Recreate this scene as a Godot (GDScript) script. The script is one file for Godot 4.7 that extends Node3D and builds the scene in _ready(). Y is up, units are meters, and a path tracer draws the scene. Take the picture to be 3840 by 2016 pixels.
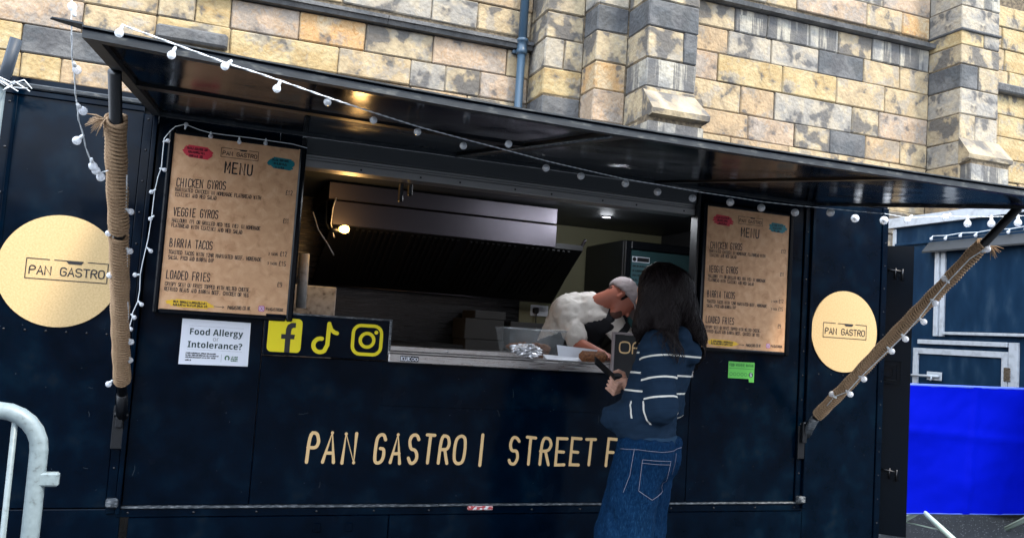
extends Node3D

var M := {}
var rng := RandomNumberGenerator.new()
var used := {}
const CAM := Vector3(0, 1.35, 4.42)

# ---------------------------------------------------------------- helpers
func lin(r: float, g: float, b: float) -> Color:
	return Color(r, g, b).linear_to_srgb()

func mat(c: Color, rough := 0.6, metal := 0.0) -> StandardMaterial3D:
	var m := StandardMaterial3D.new()
	m.albedo_color = c
	m.roughness = rough
	m.metallic = metal
	return m

func noise_tex(freq: float, ramp: Array, sz := 256, sd := 1, oct := 4, warp := 0.0, typ := FastNoiseLite.TYPE_SIMPLEX_SMOOTH) -> NoiseTexture2D:
	var n := FastNoiseLite.new()
	n.seed = sd
	n.noise_type = typ
	n.frequency = freq
	n.fractal_octaves = oct
	if warp > 0.0:
		n.domain_warp_enabled = true
		n.domain_warp_amplitude = warp
		n.domain_warp_frequency = freq * 0.8
	var t := NoiseTexture2D.new()
	t.width = sz
	t.height = sz
	t.seamless = true
	t.noise = n
	var g := Gradient.new()
	var off := PackedFloat32Array()
	var col := PackedColorArray()
	for e in ramp:
		off.append(e[0])
		col.append(e[1])
	g.offsets = off
	g.colors = col
	t.color_ramp = g
	return t

func normal_tex(freq: float, strength: float, sz := 256, sd := 3, oct := 4) -> NoiseTexture2D:
	var n := FastNoiseLite.new()
	n.seed = sd
	n.frequency = freq
	n.fractal_octaves = oct
	var t := NoiseTexture2D.new()
	t.width = sz
	t.height = sz
	t.seamless = true
	t.noise = n
	t.as_normal_map = true
	t.bump_strength = strength
	return t

func tri_map(m: StandardMaterial3D, s: Vector3, world := true) -> StandardMaterial3D:
	m.uv1_triplanar = true
	m.uv1_world_triplanar = world
	m.uv1_scale = s
	return m

func mb(flat := true) -> SurfaceTool:
	var st := SurfaceTool.new()
	st.begin(Mesh.PRIMITIVE_TRIANGLES)
	st.set_smooth_group(-1 if flat else 0)
	return st

func tri(st: SurfaceTool, a: Vector3, b: Vector3, c: Vector3, inside: Vector3) -> void:
	# clockwise seen from outside
	var n := (b - a).cross(c - a)
	if n.dot((a + b + c) / 3.0 - inside) > 0.0:
		st.add_vertex(a); st.add_vertex(c); st.add_vertex(b)
	else:
		st.add_vertex(a); st.add_vertex(b); st.add_vertex(c)

func quad(st: SurfaceTool, a: Vector3, b: Vector3, c: Vector3, d: Vector3, inside: Vector3) -> void:
	tri(st, a, b, c, inside)
	tri(st, a, c, d, inside)

func hexa(st: SurfaceTool, p: Array) -> void:
	# 8 corners: 0-3 one face in order, 4-7 the opposite face in order
	var c := Vector3.ZERO
	for v in p:
		c += v / 8.0
	for f in [[0, 1, 2, 3], [4, 5, 6, 7], [0, 1, 5, 4], [1, 2, 6, 5], [2, 3, 7, 6], [3, 0, 4, 7]]:
		quad(st, p[f[0]], p[f[1]], p[f[2]], p[f[3]], c)

func box(st: SurfaceTool, a: Vector3, b: Vector3) -> void:
	hexa(st, [Vector3(a.x, a.y, a.z), Vector3(b.x, a.y, a.z), Vector3(b.x, b.y, a.z), Vector3(a.x, b.y, a.z),
		Vector3(a.x, a.y, b.z), Vector3(b.x, a.y, b.z), Vector3(b.x, b.y, b.z), Vector3(a.x, b.y, b.z)])

func bevel(st: SurfaceTool, a: Vector3, b: Vector3, v := 0.004, basis := Basis(), pivot := Vector3.ZERO, jit := 0.0) -> void:
	var c := (a + b) * 0.5
	var h := ((b - a) * 0.5).abs()
	v = min(v, min(h.x, min(h.y, h.z)) * 0.9)
	var P := {}
	for sx in [-1, 1]:
		for sy in [-1, 1]:
			for sz in [-1, 1]:
				var k = (sx + 1) / 2 * 4 + (sy + 1) / 2 * 2 + (sz + 1) / 2
				var j := Vector3.ZERO
				if jit > 0.0:
					j = Vector3(rng.randf_range(-jit, jit), rng.randf_range(-jit, jit), rng.randf_range(-jit, jit))
				var cc := c + j
				var q := [cc + Vector3(sx * h.x, sy * (h.y - v), sz * (h.z - v)), cc + Vector3(sx * (h.x - v), sy * h.y, sz * (h.z - v)), cc + Vector3(sx * (h.x - v), sy * (h.y - v), sz * h.z)]
				for i in 3:
					q[i] = pivot + basis * (q[i] - pivot)
				P[k] = q
	var ci := pivot + basis * (c - pivot)
	for s in [0, 4]:
		quad(st, P[s][0], P[s + 1][0], P[s + 3][0], P[s + 2][0], ci)
	for s in [0, 2]:
		quad(st, P[s][1], P[s + 1][1], P[s + 5][1], P[s + 4][1], ci)
	for s in [0, 1]:
		quad(st, P[s][2], P[s + 2][2], P[s + 6][2], P[s + 4][2], ci)
	for e in [[0, 1], [2, 3], [4, 5], [6, 7]]:
		quad(st, P[e[0]][0], P[e[1]][0], P[e[1]][1], P[e[0]][1], ci)
	for e in [[0, 2], [1, 3], [4, 6], [5, 7]]:
		quad(st, P[e[0]][0], P[e[1]][0], P[e[1]][2], P[e[0]][2], ci)
	for e in [[0, 4], [1, 5], [2, 6], [3, 7]]:
		quad(st, P[e[0]][1], P[e[1]][1], P[e[1]][2], P[e[0]][2], ci)
	for k in 8:
		tri(st, P[k][0], P[k][1], P[k][2], ci)

func frame_of(d: Vector3) -> Basis:
	var y := d.normalized()
	var r := Vector3(0, 0, 1) if abs(y.z) < 0.9 else Vector3(1, 0, 0)
	var x := y.cross(r).normalized()
	return Basis(x, y, x.cross(y))

func tube(st: SurfaceTool, pts: Array, rad, sides := 8, caps := true) -> void:
	# rad: one radius or one per point
	var rings := []
	var u := Vector3.ZERO
	for i in pts.size():
		var d: Vector3 = (pts[min(i + 1, pts.size() - 1)] - pts[max(i - 1, 0)]).normalized()
		if i == 0:
			u = frame_of(d).x
		u = (u - d * u.dot(d)).normalized()
		var w := d.cross(u)
		var r: float = rad[i] if rad is Array else rad
		var ring := []
		for k in sides:
			var a := TAU * k / sides
			ring.append(pts[i] + (u * cos(a) + w * sin(a)) * r)
		rings.append(ring)
	for i in pts.size() - 1:
		var mid: Vector3 = (pts[i] + pts[i + 1]) * 0.5
		for k in sides:
			var k2 := (k + 1) % sides
			quad(st, rings[i][k], rings[i][k2], rings[i + 1][k2], rings[i + 1][k], mid)
	if caps:
		for e in [[0, 1], [pts.size() - 1, pts.size() - 2]]:
			for k in range(1, sides - 1):
				tri(st, rings[e[0]][0], rings[e[0]][k], rings[e[0]][k + 1], pts[e[1]])

func lathe(st: SurfaceTool, base: Vector3, axis: Vector3, prof: Array, sides := 12) -> void:
	var B := frame_of(axis)
	for i in prof.size() - 1:
		var mid: Vector3 = base + B.y * (prof[i].y + prof[i + 1].y) * 0.5
		for k in sides:
			var a := TAU * k / sides
			var b := TAU * (k + 1) / sides
			var q := []
			for e in [[prof[i], a], [prof[i], b], [prof[i + 1], b], [prof[i + 1], a]]:
				q.append(base + B.y * e[0].y + (B.x * cos(e[1]) + B.z * sin(e[1])) * e[0].x)
			if prof[i].x > 0.0001:
				tri(st, q[0], q[1], q[2], mid)
			if prof[i + 1].x > 0.0001:
				tri(st, q[0], q[2], q[3], mid)

func bolt(st: SurfaceTool, p: Vector3, n: Vector3, r := 0.006) -> void:
	lathe(st, p, n, [Vector2(r, 0), Vector2(r * 0.8, r * 0.45), Vector2(0, r * 0.7)], 7)

func poly(st: SurfaceTool, pts: Array, n: Vector3) -> void:
	# flat polygon given as Vector3 list on a plane that faces n
	var B := frame_of(n)
	var p2 := PackedVector2Array()
	for p in pts:
		p2.append(Vector2(p.dot(B.x), p.dot(B.z)))
	var idx := Geometry2D.triangulate_polygon(p2)
	for i in range(0, idx.size(), 3):
		tri(st, pts[idx[i]], pts[idx[i + 1]], pts[idx[i + 2]], pts[idx[i]] - n)

func fin(st: SurfaceTool) -> ArrayMesh:
	st.generate_normals()
	st.index()
	return st.commit()

func numbered(n: String) -> String:
	if not used.has(n):
		used[n] = 0
		return n
	used[n] += 1
	return "%s_%03d" % [n, used[n]]

func thing(called: String, label: String, category: String, base: Vector3, group := "") -> Node3D:
	var o := Node3D.new()
	o.name = numbered(called)
	add_child(o)
	o.position = base
	o.set_meta("label", label)
	o.set_meta("category", category)
	if group != "":
		o.set_meta("group", group)
	return o

# a part (or sub-part) whose mesh is written in scene coordinates
func part(called: String, mesh, m: Material, parent: Node3D, label := "") -> MeshInstance3D:
	var o := MeshInstance3D.new()
	o.name = called
	o.mesh = fin(mesh) if mesh is SurfaceTool else mesh
	o.material_override = m
	parent.add_child(o, true)
	if parent.get_parent() == self:
		o.position = -parent.position
	if label != "":
		o.set_meta("label", label)
	return o

func single(called: String, mesh, m: Material, label: String, category: String, group := "") -> MeshInstance3D:
	# a thing that is one mesh, its origin moved to its base
	var am: ArrayMesh = fin(mesh) if mesh is SurfaceTool else mesh
	var bb := am.get_aabb()
	var base := bb.get_center()
	base.y = bb.position.y
	var st := SurfaceTool.new()
	st.append_from(am, 0, Transform3D(Basis(), -base))
	var o := MeshInstance3D.new()
	o.name = numbered(called)
	o.mesh = st.commit()
	o.material_override = m
	add_child(o)
	o.position = base
	o.set_meta("label", label)
	o.set_meta("category", category)
	if group != "":
		o.set_meta("group", group)
	return o

func structure(called: String, mesh, m: Material) -> MeshInstance3D:
	var o := MeshInstance3D.new()
	o.name = called
	o.mesh = fin(mesh) if mesh is SurfaceTool else mesh
	o.material_override = m
	add_child(o)
	o.set_meta("kind", "structure")
	return o

# ---------------------------------------------------------------- hand-drawn capitals: points on a 4 x 6 grid
const GL := {"A": "00 26 40|12 32", "B": "00 06 26 35 34 23 03|23 42 41 30 00", "C": "45 36 16 05 01 10 30 41", "D": "00 06 26 44 42 20 00", "E": "46 06 00 40|03 33", "F": "46 06 00|03 33",
	"G": "45 36 16 05 01 10 30 41 43 23", "H": "00 06|40 46|03 43", "I": "20 26", "J": "36 31 20 10 01", "K": "00 06|46 03 40", "L": "06 00 40", "M": "00 06 22 46 40", "N": "00 06 40 46", "O": "10 01 05 16 36 45 41 30 10",
	"P": "00 06 36 45 44 33 03", "Q": "10 01 05 16 36 45 41 30 10|22 40", "R": "00 06 36 45 44 33 03|23 40", "S": "45 36 16 05 04 13 33 42 41 30 10 01", "T": "06 46|26 20", "U": "06 01 10 30 41 46", "V": "06 20 46", "W": "06 10 24 30 46",
	"X": "00 46|06 40", "Y": "06 23 46|23 20", "Z": "06 46 00 40", "0": "10 01 05 16 36 45 41 30 10", "1": "14 26 20", "2": "05 16 36 45 44 00 40", "3": "05 16 36 45 34 13 34 42 41 30 10 01", "5": "46 06 03 33 42 41 30 10 01", "9": "43 13 04 05 16 36 45 41 30 10",
	"£": "45 36 26 15 11 00 40|03 33", ".": "20 21", ",": "21 10", "(": "36 24 22 30", ")": "16 24 22 10", "|": "2a 26", " ": ""}

func stroke(st: SurfaceTool, src: Array, w: float, n: Vector3, round_ends := true) -> void:
	# one ribbon with mitred joints; round dots on ends and sharp corners lie a hair above it
	var pts := []
	for p in src:
		if pts.is_empty() or (p - pts[-1]).length() > 1e-6:
			pts.append(p)
	var k := pts.size()
	if k < 2:
		return
	var closed: bool = k > 3 and (pts[0] - pts[-1]).length() < w * 0.3
	var off := []
	var dots := []
	for i in k:
		var d0: Vector3 = (pts[i] - pts[max(i - 1, 0)]).normalized()
		var d1: Vector3 = (pts[min(i + 1, k - 1)] - pts[i]).normalized()
		if closed and (i == 0 or i == k - 1):
			d0 = (pts[k - 1] - pts[k - 2]).normalized()
			d1 = (pts[1] - pts[0]).normalized()
		elif i == 0:
			d0 = d1
			dots.append(pts[i])
		elif i == k - 1:
			d1 = d0
			dots.append(pts[i])
		var s0 := d0.cross(n)
		var m := s0 + d1.cross(n)
		if m.length() < 0.3:
			m = s0
		m = m.normalized()
		off.append(m * w * 0.5 / max(m.dot(s0), 0.72))
		if d0.dot(d1) < 0.72 and i > 0 and i < k - 1:
			dots.append(pts[i])
	for i in k - 1:
		quad(st, pts[i] + off[i], pts[i + 1] + off[i + 1], pts[i + 1] - off[i + 1], pts[i] - off[i], pts[i] - n)
	if round_ends:
		var B := frame_of(n)
		for j in dots.size():
			var p: Vector3 = dots[j] + n * (0.00015 + 0.00008 * (j % 3))
			for q in 9:
				var a := TAU * q / 9
				var b := TAU * (q + 1) / 9
				tri(st, p, p + (B.x * cos(a) + B.z * sin(a)) * w * 0.5, p + (B.x * cos(b) + B.z * sin(b)) * w * 0.5, p - n)

# text from a to b along its base line, cap height h
func letters(st: SurfaceTool, txt: String, a: Vector3, b: Vector3, up: Vector3, h: float, sw: float, n: Vector3, wide := 0.62, smooth := true, wob := 0.0) -> void:
	var adv := (b - a) / float(txt.length() - 1 + wide)
	var gw := adv * wide
	for i in txt.length():
		var ch := txt[i]
		if not GL.has(ch) or GL[ch] == "":
			continue
		for s in GL[ch].split("|") if ch != "|" else ["20 26"]:
			var pts := []
			for q in s.split(" "):
				var x := float(q.substr(0, 1)) / 4.0
				var y := float(q.substr(1, 1)) / 6.0
				pts.append(a + adv * i + gw * x + up * h * y + up * rng.randf_range(-wob, wob) + gw.normalized() * rng.randf_range(-wob, wob) + n * i * 0.000003)
			if smooth and pts.size() > 4 and not ch in "MWNZ":
				for it in 2 if sw > 0.005 else 1:
					var loop: bool = (pts[0] - pts[-1]).length() < h * 0.03
					var p2 := [] if loop else [pts[0]]
					for k in pts.size() - 1:
						p2.append(pts[k].lerp(pts[k + 1], 0.25))
						p2.append(pts[k].lerp(pts[k + 1], 0.75))
					p2.append(p2[0] if loop else pts[-1])
					pts = p2
			stroke(st, pts, sw, n, sw > 0.0025)

# print too small to be read in the photograph: a run of marks
func scribble(st: SurfaceTool, a: Vector3, b: Vector3, up: Vector3, h: float, sw: float, n: Vector3) -> void:
	var k := int((b - a).length() / (h * 0.45))
	for i in k:
		if rng.randf() < 0.14:
			continue
		var p := a.lerp(b, (i + 0.1) / k)
		var q := a.lerp(b, (i + 0.8) / k)
		match rng.randi() % 3:
			0: stroke(st, [p, p + up * h, q + up * h, q], sw, n, false)
			1: stroke(st, [p + up * h, p, q], sw, n, false)
			2: stroke(st, [p + up * h, q + up * h, q, p, p + up * h * 0.5], sw, n, false)

func rrect(c: Vector3, ux: Vector3, uy: Vector3, w: float, h: float, r: float, seg := 5) -> Array:
	var out := []
	for q in [[1, 1, 0.0], [-1, 1, PI / 2], [-1, -1, PI], [1, -1, PI * 1.5]]:
		for i in seg + 1:
			var a: float = q[2] + PI / 2 * i / seg
			out.append(c + ux * (q[0] * (w / 2 - r) + cos(a) * r) + uy * (q[1] * (h / 2 - r) + sin(a) * r))
	return out

func circle(c: Vector3, ux: Vector3, uy: Vector3, r: float, seg := 32) -> Array:
	var out := []
	for i in seg:
		out.append(c + (ux * cos(TAU * i / seg) + uy * sin(TAU * i / seg)) * r)
	return out

func slab(st: SurfaceTool, pts: Array, n: Vector3, t: float) -> void:
	# a flat outline with thickness t towards n
	var top := []
	var c := Vector3.ZERO
	for p in pts:
		top.append(p + n * t)
		c += p / pts.size()
	poly(st, top, n)
	for i in pts.size():
		var j := (i + 1) % pts.size()
		quad(st, pts[i], pts[j], top[j], top[i], c)

func textmesh(called: String, txt: String, h: float, pos: Vector3, m: Material, parent: Node3D, bold := false, xs := 1.0) -> MeshInstance3D:
	var t := TextMesh.new()
	var f := SystemFont.new()
	f.font_names = PackedStringArray(["Droid Sans"])
	if bold:
		f.font_weight = 700
	t.font = f
	t.text = txt
	t.font_size = 64
	t.pixel_size = h / 46.0
	t.depth = 0.0008
	t.horizontal_alignment = HORIZONTAL_ALIGNMENT_CENTER
	t.vertical_alignment = VERTICAL_ALIGNMENT_CENTER
	var o := MeshInstance3D.new()
	o.name = called
	o.mesh = t
	o.material_override = m
	parent.add_child(o, true)
	o.position = pos - (parent.position if parent.get_parent() == self else Vector3.ZERO)
	o.scale = Vector3(xs, 1, 1)
	return o

# ---------------------------------------------------------------- stone
func noise_img(freq: float, sd: int, sz: int, oct := 3, warp := 0.0, typ := FastNoiseLite.TYPE_SIMPLEX_SMOOTH) -> PackedByteArray:
	var n := FastNoiseLite.new()
	n.seed = sd
	n.noise_type = typ
	n.frequency = freq
	n.fractal_octaves = oct
	if warp > 0.0:
		n.domain_warp_enabled = true
		n.domain_warp_amplitude = warp
		n.domain_warp_frequency = freq
	var im := n.get_seamless_image(sz, sz, false, false, 0.12)
	im.convert(Image.FORMAT_L8)
	return im.get_data()

# two stone tones, iron-stained bands, soot crust with a ragged edge, pores
func stone_mat(a: Color, b: Color, bands: float, soot: float, sd: int, streak := false) -> StandardMaterial3D:
	var sz := 320
	var n1 := noise_img(0.006, sd, sz, 3, 40.0)
	var n2 := noise_img(0.006, sd + 1, sz, 2, 50.0)
	var n3 := noise_img(0.0065, sd + 2, sz, 4, 30.0)
	var n4 := noise_img(0.3, sd + 3, sz, 2)
	var n5 := noise_img(0.045, sd + 4, sz, 4)
	var im := Image.create(sz, sz, false, Image.FORMAT_RGB8)
	var crust := Color(0.10, 0.10, 0.102)
	for y in sz:
		for x in sz:
			var i := y * sz + x
			var c := a.lerp(b, smoothstep(0.3, 0.7, n1[i] / 255.0))
			if bands > 0.0:
				var w := sin(n2[i] * 0.34 + n5[i] * 0.012)
				c = c.lerp(Color(c.r * 0.88, c.g * 0.72, c.b * 0.52), bands * 0.8 * smoothstep(0.1, 0.9, w))
				c = c.lerp(Color(c.r * 0.62, c.g * 0.5, c.b * 0.4), bands * 0.6 * smoothstep(0.93, 1.0, sin(n2[i] * 0.5 + 1.0)))
			# grey weathering in wide soft-edged patches
			var gw := n1[(i + 20011) % (sz * sz)] / 255.0 * 0.7 + n5[(i + 777) % (sz * sz)] / 255.0 * 0.3
			var lum := c.r * 0.4 + c.g * 0.4 + c.b * 0.2
			c = c.lerp(Color(lum * 0.72, lum * 0.72, lum * 0.70), 0.5 * smoothstep(0.52, 0.72, gw))
			var s := n3[i] / 255.0 * 0.88 + n5[i] / 255.0 * 0.12
			if streak:
				var sx := (n3[((y / 7) % sz) * sz + (x * 2) % sz]) / 255.0 * 0.6 + n5[((y / 10) % sz) * sz + (x * 2) % sz] / 255.0 * 0.4
				s = sx
			c = c.lerp(crust, 0.8 * smoothstep(0.0, 0.12, s - (1.0 - soot)))
			c = c.lerp(Color(c.r * 0.72, c.g * 0.72, c.b * 0.74), 0.75 * smoothstep(-0.14, 0.05, s - (1.0 - soot)))
			var g := 0.80 + 0.40 * n4[i] / 255.0 + 0.24 * (n5[i] / 255.0 - 0.5)
			if n4[i] > 205:
				g *= 0.7
			im.set_pixel(x, y, Color(c.r * g, c.g * g, c.b * g).linear_to_srgb())
	im.generate_mipmaps()
	var m := StandardMaterial3D.new()
	m.albedo_texture = ImageTexture.create_from_image(im)
	m.roughness = 0.92
	m.normal_enabled = true
	m.normal_texture = M.stone_normal
	m.normal_scale = 0.32
	tri_map(m, Vector3(1.15, 1.15, 1.15), false)
	return m

func stone(parent: Node3D, a: Vector3, b: Vector3, ty: String, off: Vector3) -> void:
	# each block samples its own stretch of the stone's pattern
	var sh := Vector3(rng.randf_range(0, 9), rng.randf_range(0, 9), rng.randf_range(0, 9))
	var st := mb()
	bevel(st, a + sh, b + sh, rng.randf_range(0.007, 0.014), Basis(), Vector3.ZERO, 0.0045)
	var o := MeshInstance3D.new()
	o.name = "stone"
	o.mesh = fin(st)
	o.material_override = M["st_" + ty]
	parent.add_child(o, true)
	o.position = -sh - off

func fill_joints(x0: float, x1: float) -> Array:
	var j := [x0]
	var x := x0
	while x1 - x > 0.95:
		x += rng.randf_range(0.4, 0.85)
		j.append(x)
	j.append(x1)
	return j

# rows of stones on a face that looks to +z
func courses(parent: Node3D, off: Vector3, z: float, rows: Array, depth := 0.14) -> void:
	var kinds := "cctmygpcotmc"
	for r in rows:
		for i in r[2].size() - 1:
			var ty: String = r[3][i] if i < r[3].length() else kinds[rng.randi() % kinds.length()]
			var pr := rng.randf_range(-0.006, 0.007)
			stone(parent, Vector3(r[2][i] + 0.004, r[0] + 0.004, z - depth), Vector3(r[2][i + 1] - 0.004, r[1] - 0.004, z + pr), ty, off)

func build_church() -> void:
	M.stone_normal = normal_tex(0.05, 7.0, 256, 12, 5)
	M.st_c = stone_mat(Color(0.45, 0.355, 0.22), Color(0.38, 0.295, 0.18), 0.35, 0.29, 10)
	M.st_t = stone_mat(Color(0.42, 0.31, 0.19), Color(0.33, 0.25, 0.16), 0.5, 0.29, 20)
	M.st_o = stone_mat(Color(0.48, 0.31, 0.15), Color(0.46, 0.36, 0.23), 0.9, 0.25, 30)
	M.st_g = stone_mat(Color(0.29, 0.27, 0.235), Color(0.39, 0.34, 0.26), 0.2, 0.4, 40)
	M.st_d = stone_mat(Color(0.085, 0.09, 0.095), Color(0.13, 0.13, 0.13), 0.0, 0.40, 50)
	M.st_p = stone_mat(Color(0.44, 0.34, 0.25), Color(0.37, 0.285, 0.205), 0.65, 0.27, 60)
	M.st_y = stone_mat(Color(0.44, 0.355, 0.20), Color(0.39, 0.29, 0.145), 0.6, 0.33, 70)
	M.st_m = stone_mat(Color(0.43, 0.35, 0.225), Color(0.34, 0.28, 0.19), 0.3, 0.5, 80)
	M.st_s = stone_mat(Color(0.40, 0.37, 0.30), Color(0.24, 0.235, 0.22), 0.0, 0.56, 90, true)
	M.mortar = tri_map(mat(lin(0.30, 0.25, 0.17), 0.95), Vector3(2, 2, 2))
	M.mortar.albedo_color = Color.WHITE
	M.mortar.albedo_texture = noise_tex(0.03, [[0.0, lin(0.04, 0.034, 0.026)], [0.6, lin(0.15, 0.115, 0.075)], [1.0, lin(0.26, 0.21, 0.14)]], 256, 4)
	M.pipe_paint = mat(lin(0.045, 0.085, 0.13), 0.35)
	var base := Vector3(3.5, 0, -4.2)
	var ch := thing("stone_church", "weathered honey coloured sandstone building with stepped buttresses behind the food truck", "building", base)
	# mortar core of the walls and buttresses
	var w := mb()
	box(w, Vector3(-6, 0, -4.4), Vector3(14, 8, -4.005))
	part("wall_core", w, M.mortar, ch)
	# ---- wall left of the buttress
	var face := Node3D.new()
	face.name = "wall"
	ch.add_child(face)
	var zw := -3.98
	var rows := [
		[5.36, 5.66, fill_joints(-2.7, 3.06), ""], [5.08, 5.36, fill_joints(-2.7, 3.06), ""],
		[4.79, 5.08, fill_joints(-2.7, 3.06), ""],
		[4.505, 4.79, [-2.7, -1.9, -1.2, -0.5, -0.634, -0.305, 0.002, 0.442, 1.051, 1.961, 2.452, 3.06], "cgcmcpgcggc"],
		[4.059, 4.35, [-2.7, -2.0, -1.2, -1.236, -0.614, -0.295, 0.022, 0.654, 1.303, 2.004, 2.806, 3.06], "cpccmypompc"],
		[3.786, 4.059, [-2.7, -2.1, -1.222, -0.614, 0.035, 1.054, 1.783, 2.150, 2.531, 3.06], "cpcyycgmp"],
		[3.527, 3.786, [-2.7, -2.2, -1.685, -0.936, -0.463, 0.4, 1.1, 1.8, 2.4, 3.06], "cydyct"],
		[3.3, 3.527, [-2.7, -2.0, -1.671, -1.357, -0.952, -0.3, 0.4, 1.2, 2.0, 3.06], "cyytpc"],
		[3.02, 3.3, fill_joints(-2.7, 3.06), ""], [2.74, 3.02, fill_joints(-2.7, 3.06), ""], [2.45, 2.74, fill_joints(-2.7, 3.06), ""]]
	courses(face, base, zw, rows)
	# string course, its end by the pipe, and a worn sill
	for e in [[-2.7, 0.2], [0.206, 1.5], [1.506, 3.06]]:
		w = mb()
		hexa(w, [Vector3(e[0], 4.352, zw - 0.1), Vector3(e[1], 4.352, zw - 0.1), Vector3(e[1], 4.352, zw + 0.07), Vector3(e[0], 4.352, zw + 0.07),
			Vector3(e[0], 4.502, zw - 0.1), Vector3(e[1], 4.502, zw - 0.1), Vector3(e[1], 4.43, zw + 0.11), Vector3(e[0], 4.43, zw + 0.11)])
		hexa(w, [Vector3(e[0], 4.43, zw - 0.1), Vector3(e[1], 4.43, zw - 0.1), Vector3(e[1], 4.395, zw + 0.112), Vector3(e[0], 4.395, zw + 0.112),
			Vector3(e[0], 4.49, zw - 0.1), Vector3(e[1], 4.49, zw - 0.1), Vector3(e[1], 4.432, zw + 0.112), Vector3(e[0], 4.432, zw + 0.112)])
		part("string_course", w, M.st_d, ch)
	w = mb()
	bevel(w, Vector3(-0.609, 3.830, zw - 0.05), Vector3(0.014, 3.963, zw + 0.1), 0.02)
	part("sill", w, M.st_d, ch)
	# ---- stepped buttress
	var bu := Node3D.new()
	bu.name = "buttress"
	ch.add_child(bu)
	w = mb()
	box(w, Vector3(3.078, 0, -4.1), Vector3(4.40, 8, -3.56))
	box(w, Vector3(3.503, 0, -3.561), Vector3(4.401, 8, -3.25))
	box(w, Vector3(3.858, 0, -3.251), Vector3(4.399, 8, -2.84))
	box(w, Vector3(3.79, 0, -2.841), Vector3(4.39, 3.5, -2.65))
	part("wall_core", w, M.mortar, ch)
	var step := [[3.063, 3.489, -4.0, -3.545, "gmdygmmcgsm", 0.0], [3.489, 3.844, -3.56, -3.232, "ogpomdgtom", 0.05], [3.844, 4.413, -3.25, -2.824, "ymmsmdmcmy", 0.03]]
	for s in step:
		var y = 2.9 + s[5]
		var i := 0
		while y < 6.0:
			var h := 0.30 + 0.012 * ((i * 7) % 5 - 2)
			var xs := [s[0], s[1]]
			if i % 3 == 1 and s[1] - s[0] > 0.4:
				xs = [s[0], s[0] + (s[1] - s[0]) * rng.randf_range(0.45, 0.75), s[1]]
			for k in xs.size() - 1:
				stone(bu, Vector3(xs[k] + 0.004, y + 0.004, s[2]), Vector3(xs[k + 1] - 0.004, y + h - 0.004, s[3] + rng.randf_range(-0.006, 0.006)), s[4][(i + k) % s[4].length()], base)
			y += h
			i += 1
	# sloping set-off with a lip, and the block below it
	set_off(ch, 3.80, 4.43, 3.80, 3.50, -2.83, -2.56)
	stone(bu, Vector3(3.79, 3.12, -3.0), Vector3(4.40, 3.44, -2.62), "s", base)
	stone(bu, Vector3(3.79, 2.80, -3.0), Vector3(4.40, 3.112, -2.62), "g", base)
	# ---- wall right of the buttress
	var f2 := Node3D.new()
	f2.name = "wall_001"
	ch.add_child(f2)
	var xr := 8.56
	rows = [
		[6.4, 6.72, fill_joints(4.41, xr), ""], [6.08, 6.4, fill_joints(4.41, xr), ""], [5.78, 6.08, fill_joints(4.41, xr), ""],
		[5.49, 5.78, [4.41, 5.0, 6.036, 6.472, 7.530, 8.102, xr], "mgcpco"],
		[5.06, 5.35, [4.41, 5.602, 6.059, 6.666, 7.108, 7.628, 8.073, xr], "msssmss"],
		[4.762, 5.06, [4.41, 5.525, 6.126, 6.818, 7.510, 8.087, xr], "tggdcc"],
		[4.43, 4.762, [4.41, 5.398, 6.299, 7.099, 7.854, xr], "pyycc"],
		[4.094, 4.43, [4.41, 5.729, 6.206, 7.358, 7.776, xr], "ctgmp"],
		[3.80, 4.094, [4.41, 5.854, 6.513, 7.030, 7.579, 8.125, xr], "tpmdtc"],
		[3.5, 3.8, fill_joints(4.41, xr), "tctccc"], [3.2, 3.5, fill_joints(4.41, xr), ""], [2.9, 3.2, fill_joints(4.41, xr), ""],
		[2.6, 2.9, fill_joints(4.41, xr), "ccycc"], [2.3, 2.6, fill_joints(4.41, xr), "cyccc"], [2.0, 2.3, fill_joints(4.41, xr), "cctcc"]]
	courses(f2, base, zw, rows)
	for e in [[4.41, 5.9], [5.906, 7.6], [7.606, 8.56]]:
		w = mb()
		hexa(w, [Vector3(e[0], 5.353, zw - 0.1), Vector3(e[1], 5.353, zw - 0.1), Vector3(e[1], 5.353, zw + 0.1), Vector3(e[0], 5.353, zw + 0.1),
			Vector3(e[0], 5.49, zw - 0.1), Vector3(e[1], 5.49, zw - 0.1), Vector3(e[1], 5.40, zw + 0.115), Vector3(e[0], 5.40, zw + 0.115)])
		part("string_course", w, M.st_d, ch)
	# ---- second buttress and the wall beyond
	w = mb()
	box(w, Vector3(8.578, 0, -4.1), Vector3(9.19, 8, -3.503))
	box(w, Vector3(8.6, 0, -3.504), Vector3(9.22, 3.82, -3.34))
	part("wall_core", w, M.mortar, ch)
	var bu2 := Node3D.new()
	bu2.name = "buttress_001"
	ch.add_child(bu2)
	var yy := [3.2, 3.5, 3.78, 4.08, 4.42, 4.75, 5.05, 5.30, 5.48, 5.8, 6.1, 6.4]
	var kk := "tcgmgdmyggs"
	for i in yy.size() - 1:
		var xs := [8.563, 9.2]
		if i % 2 == 1:
			xs = [8.563, 8.563 + rng.randf_range(0.25, 0.42), 9.2]
		for k in xs.size() - 1:
			stone(bu2, Vector3(xs[k] + 0.004, yy[i] + 0.004, -4.0), Vector3(xs[k + 1] - 0.004, yy[i + 1] - 0.004, -3.488 + rng.randf_range(-0.006, 0.006)), kk[(i + k) % kk.length()], base)
	w = mb()
	bevel(w, Vector3(8.545, 5.472, -4.0), Vector3(9.215, 5.505, -3.46), 0.01)
	part("string_course", w, M.st_d, ch)
	set_off(ch, 8.53, 9.25, 4.12, 3.83, -3.49, -3.30)
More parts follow.
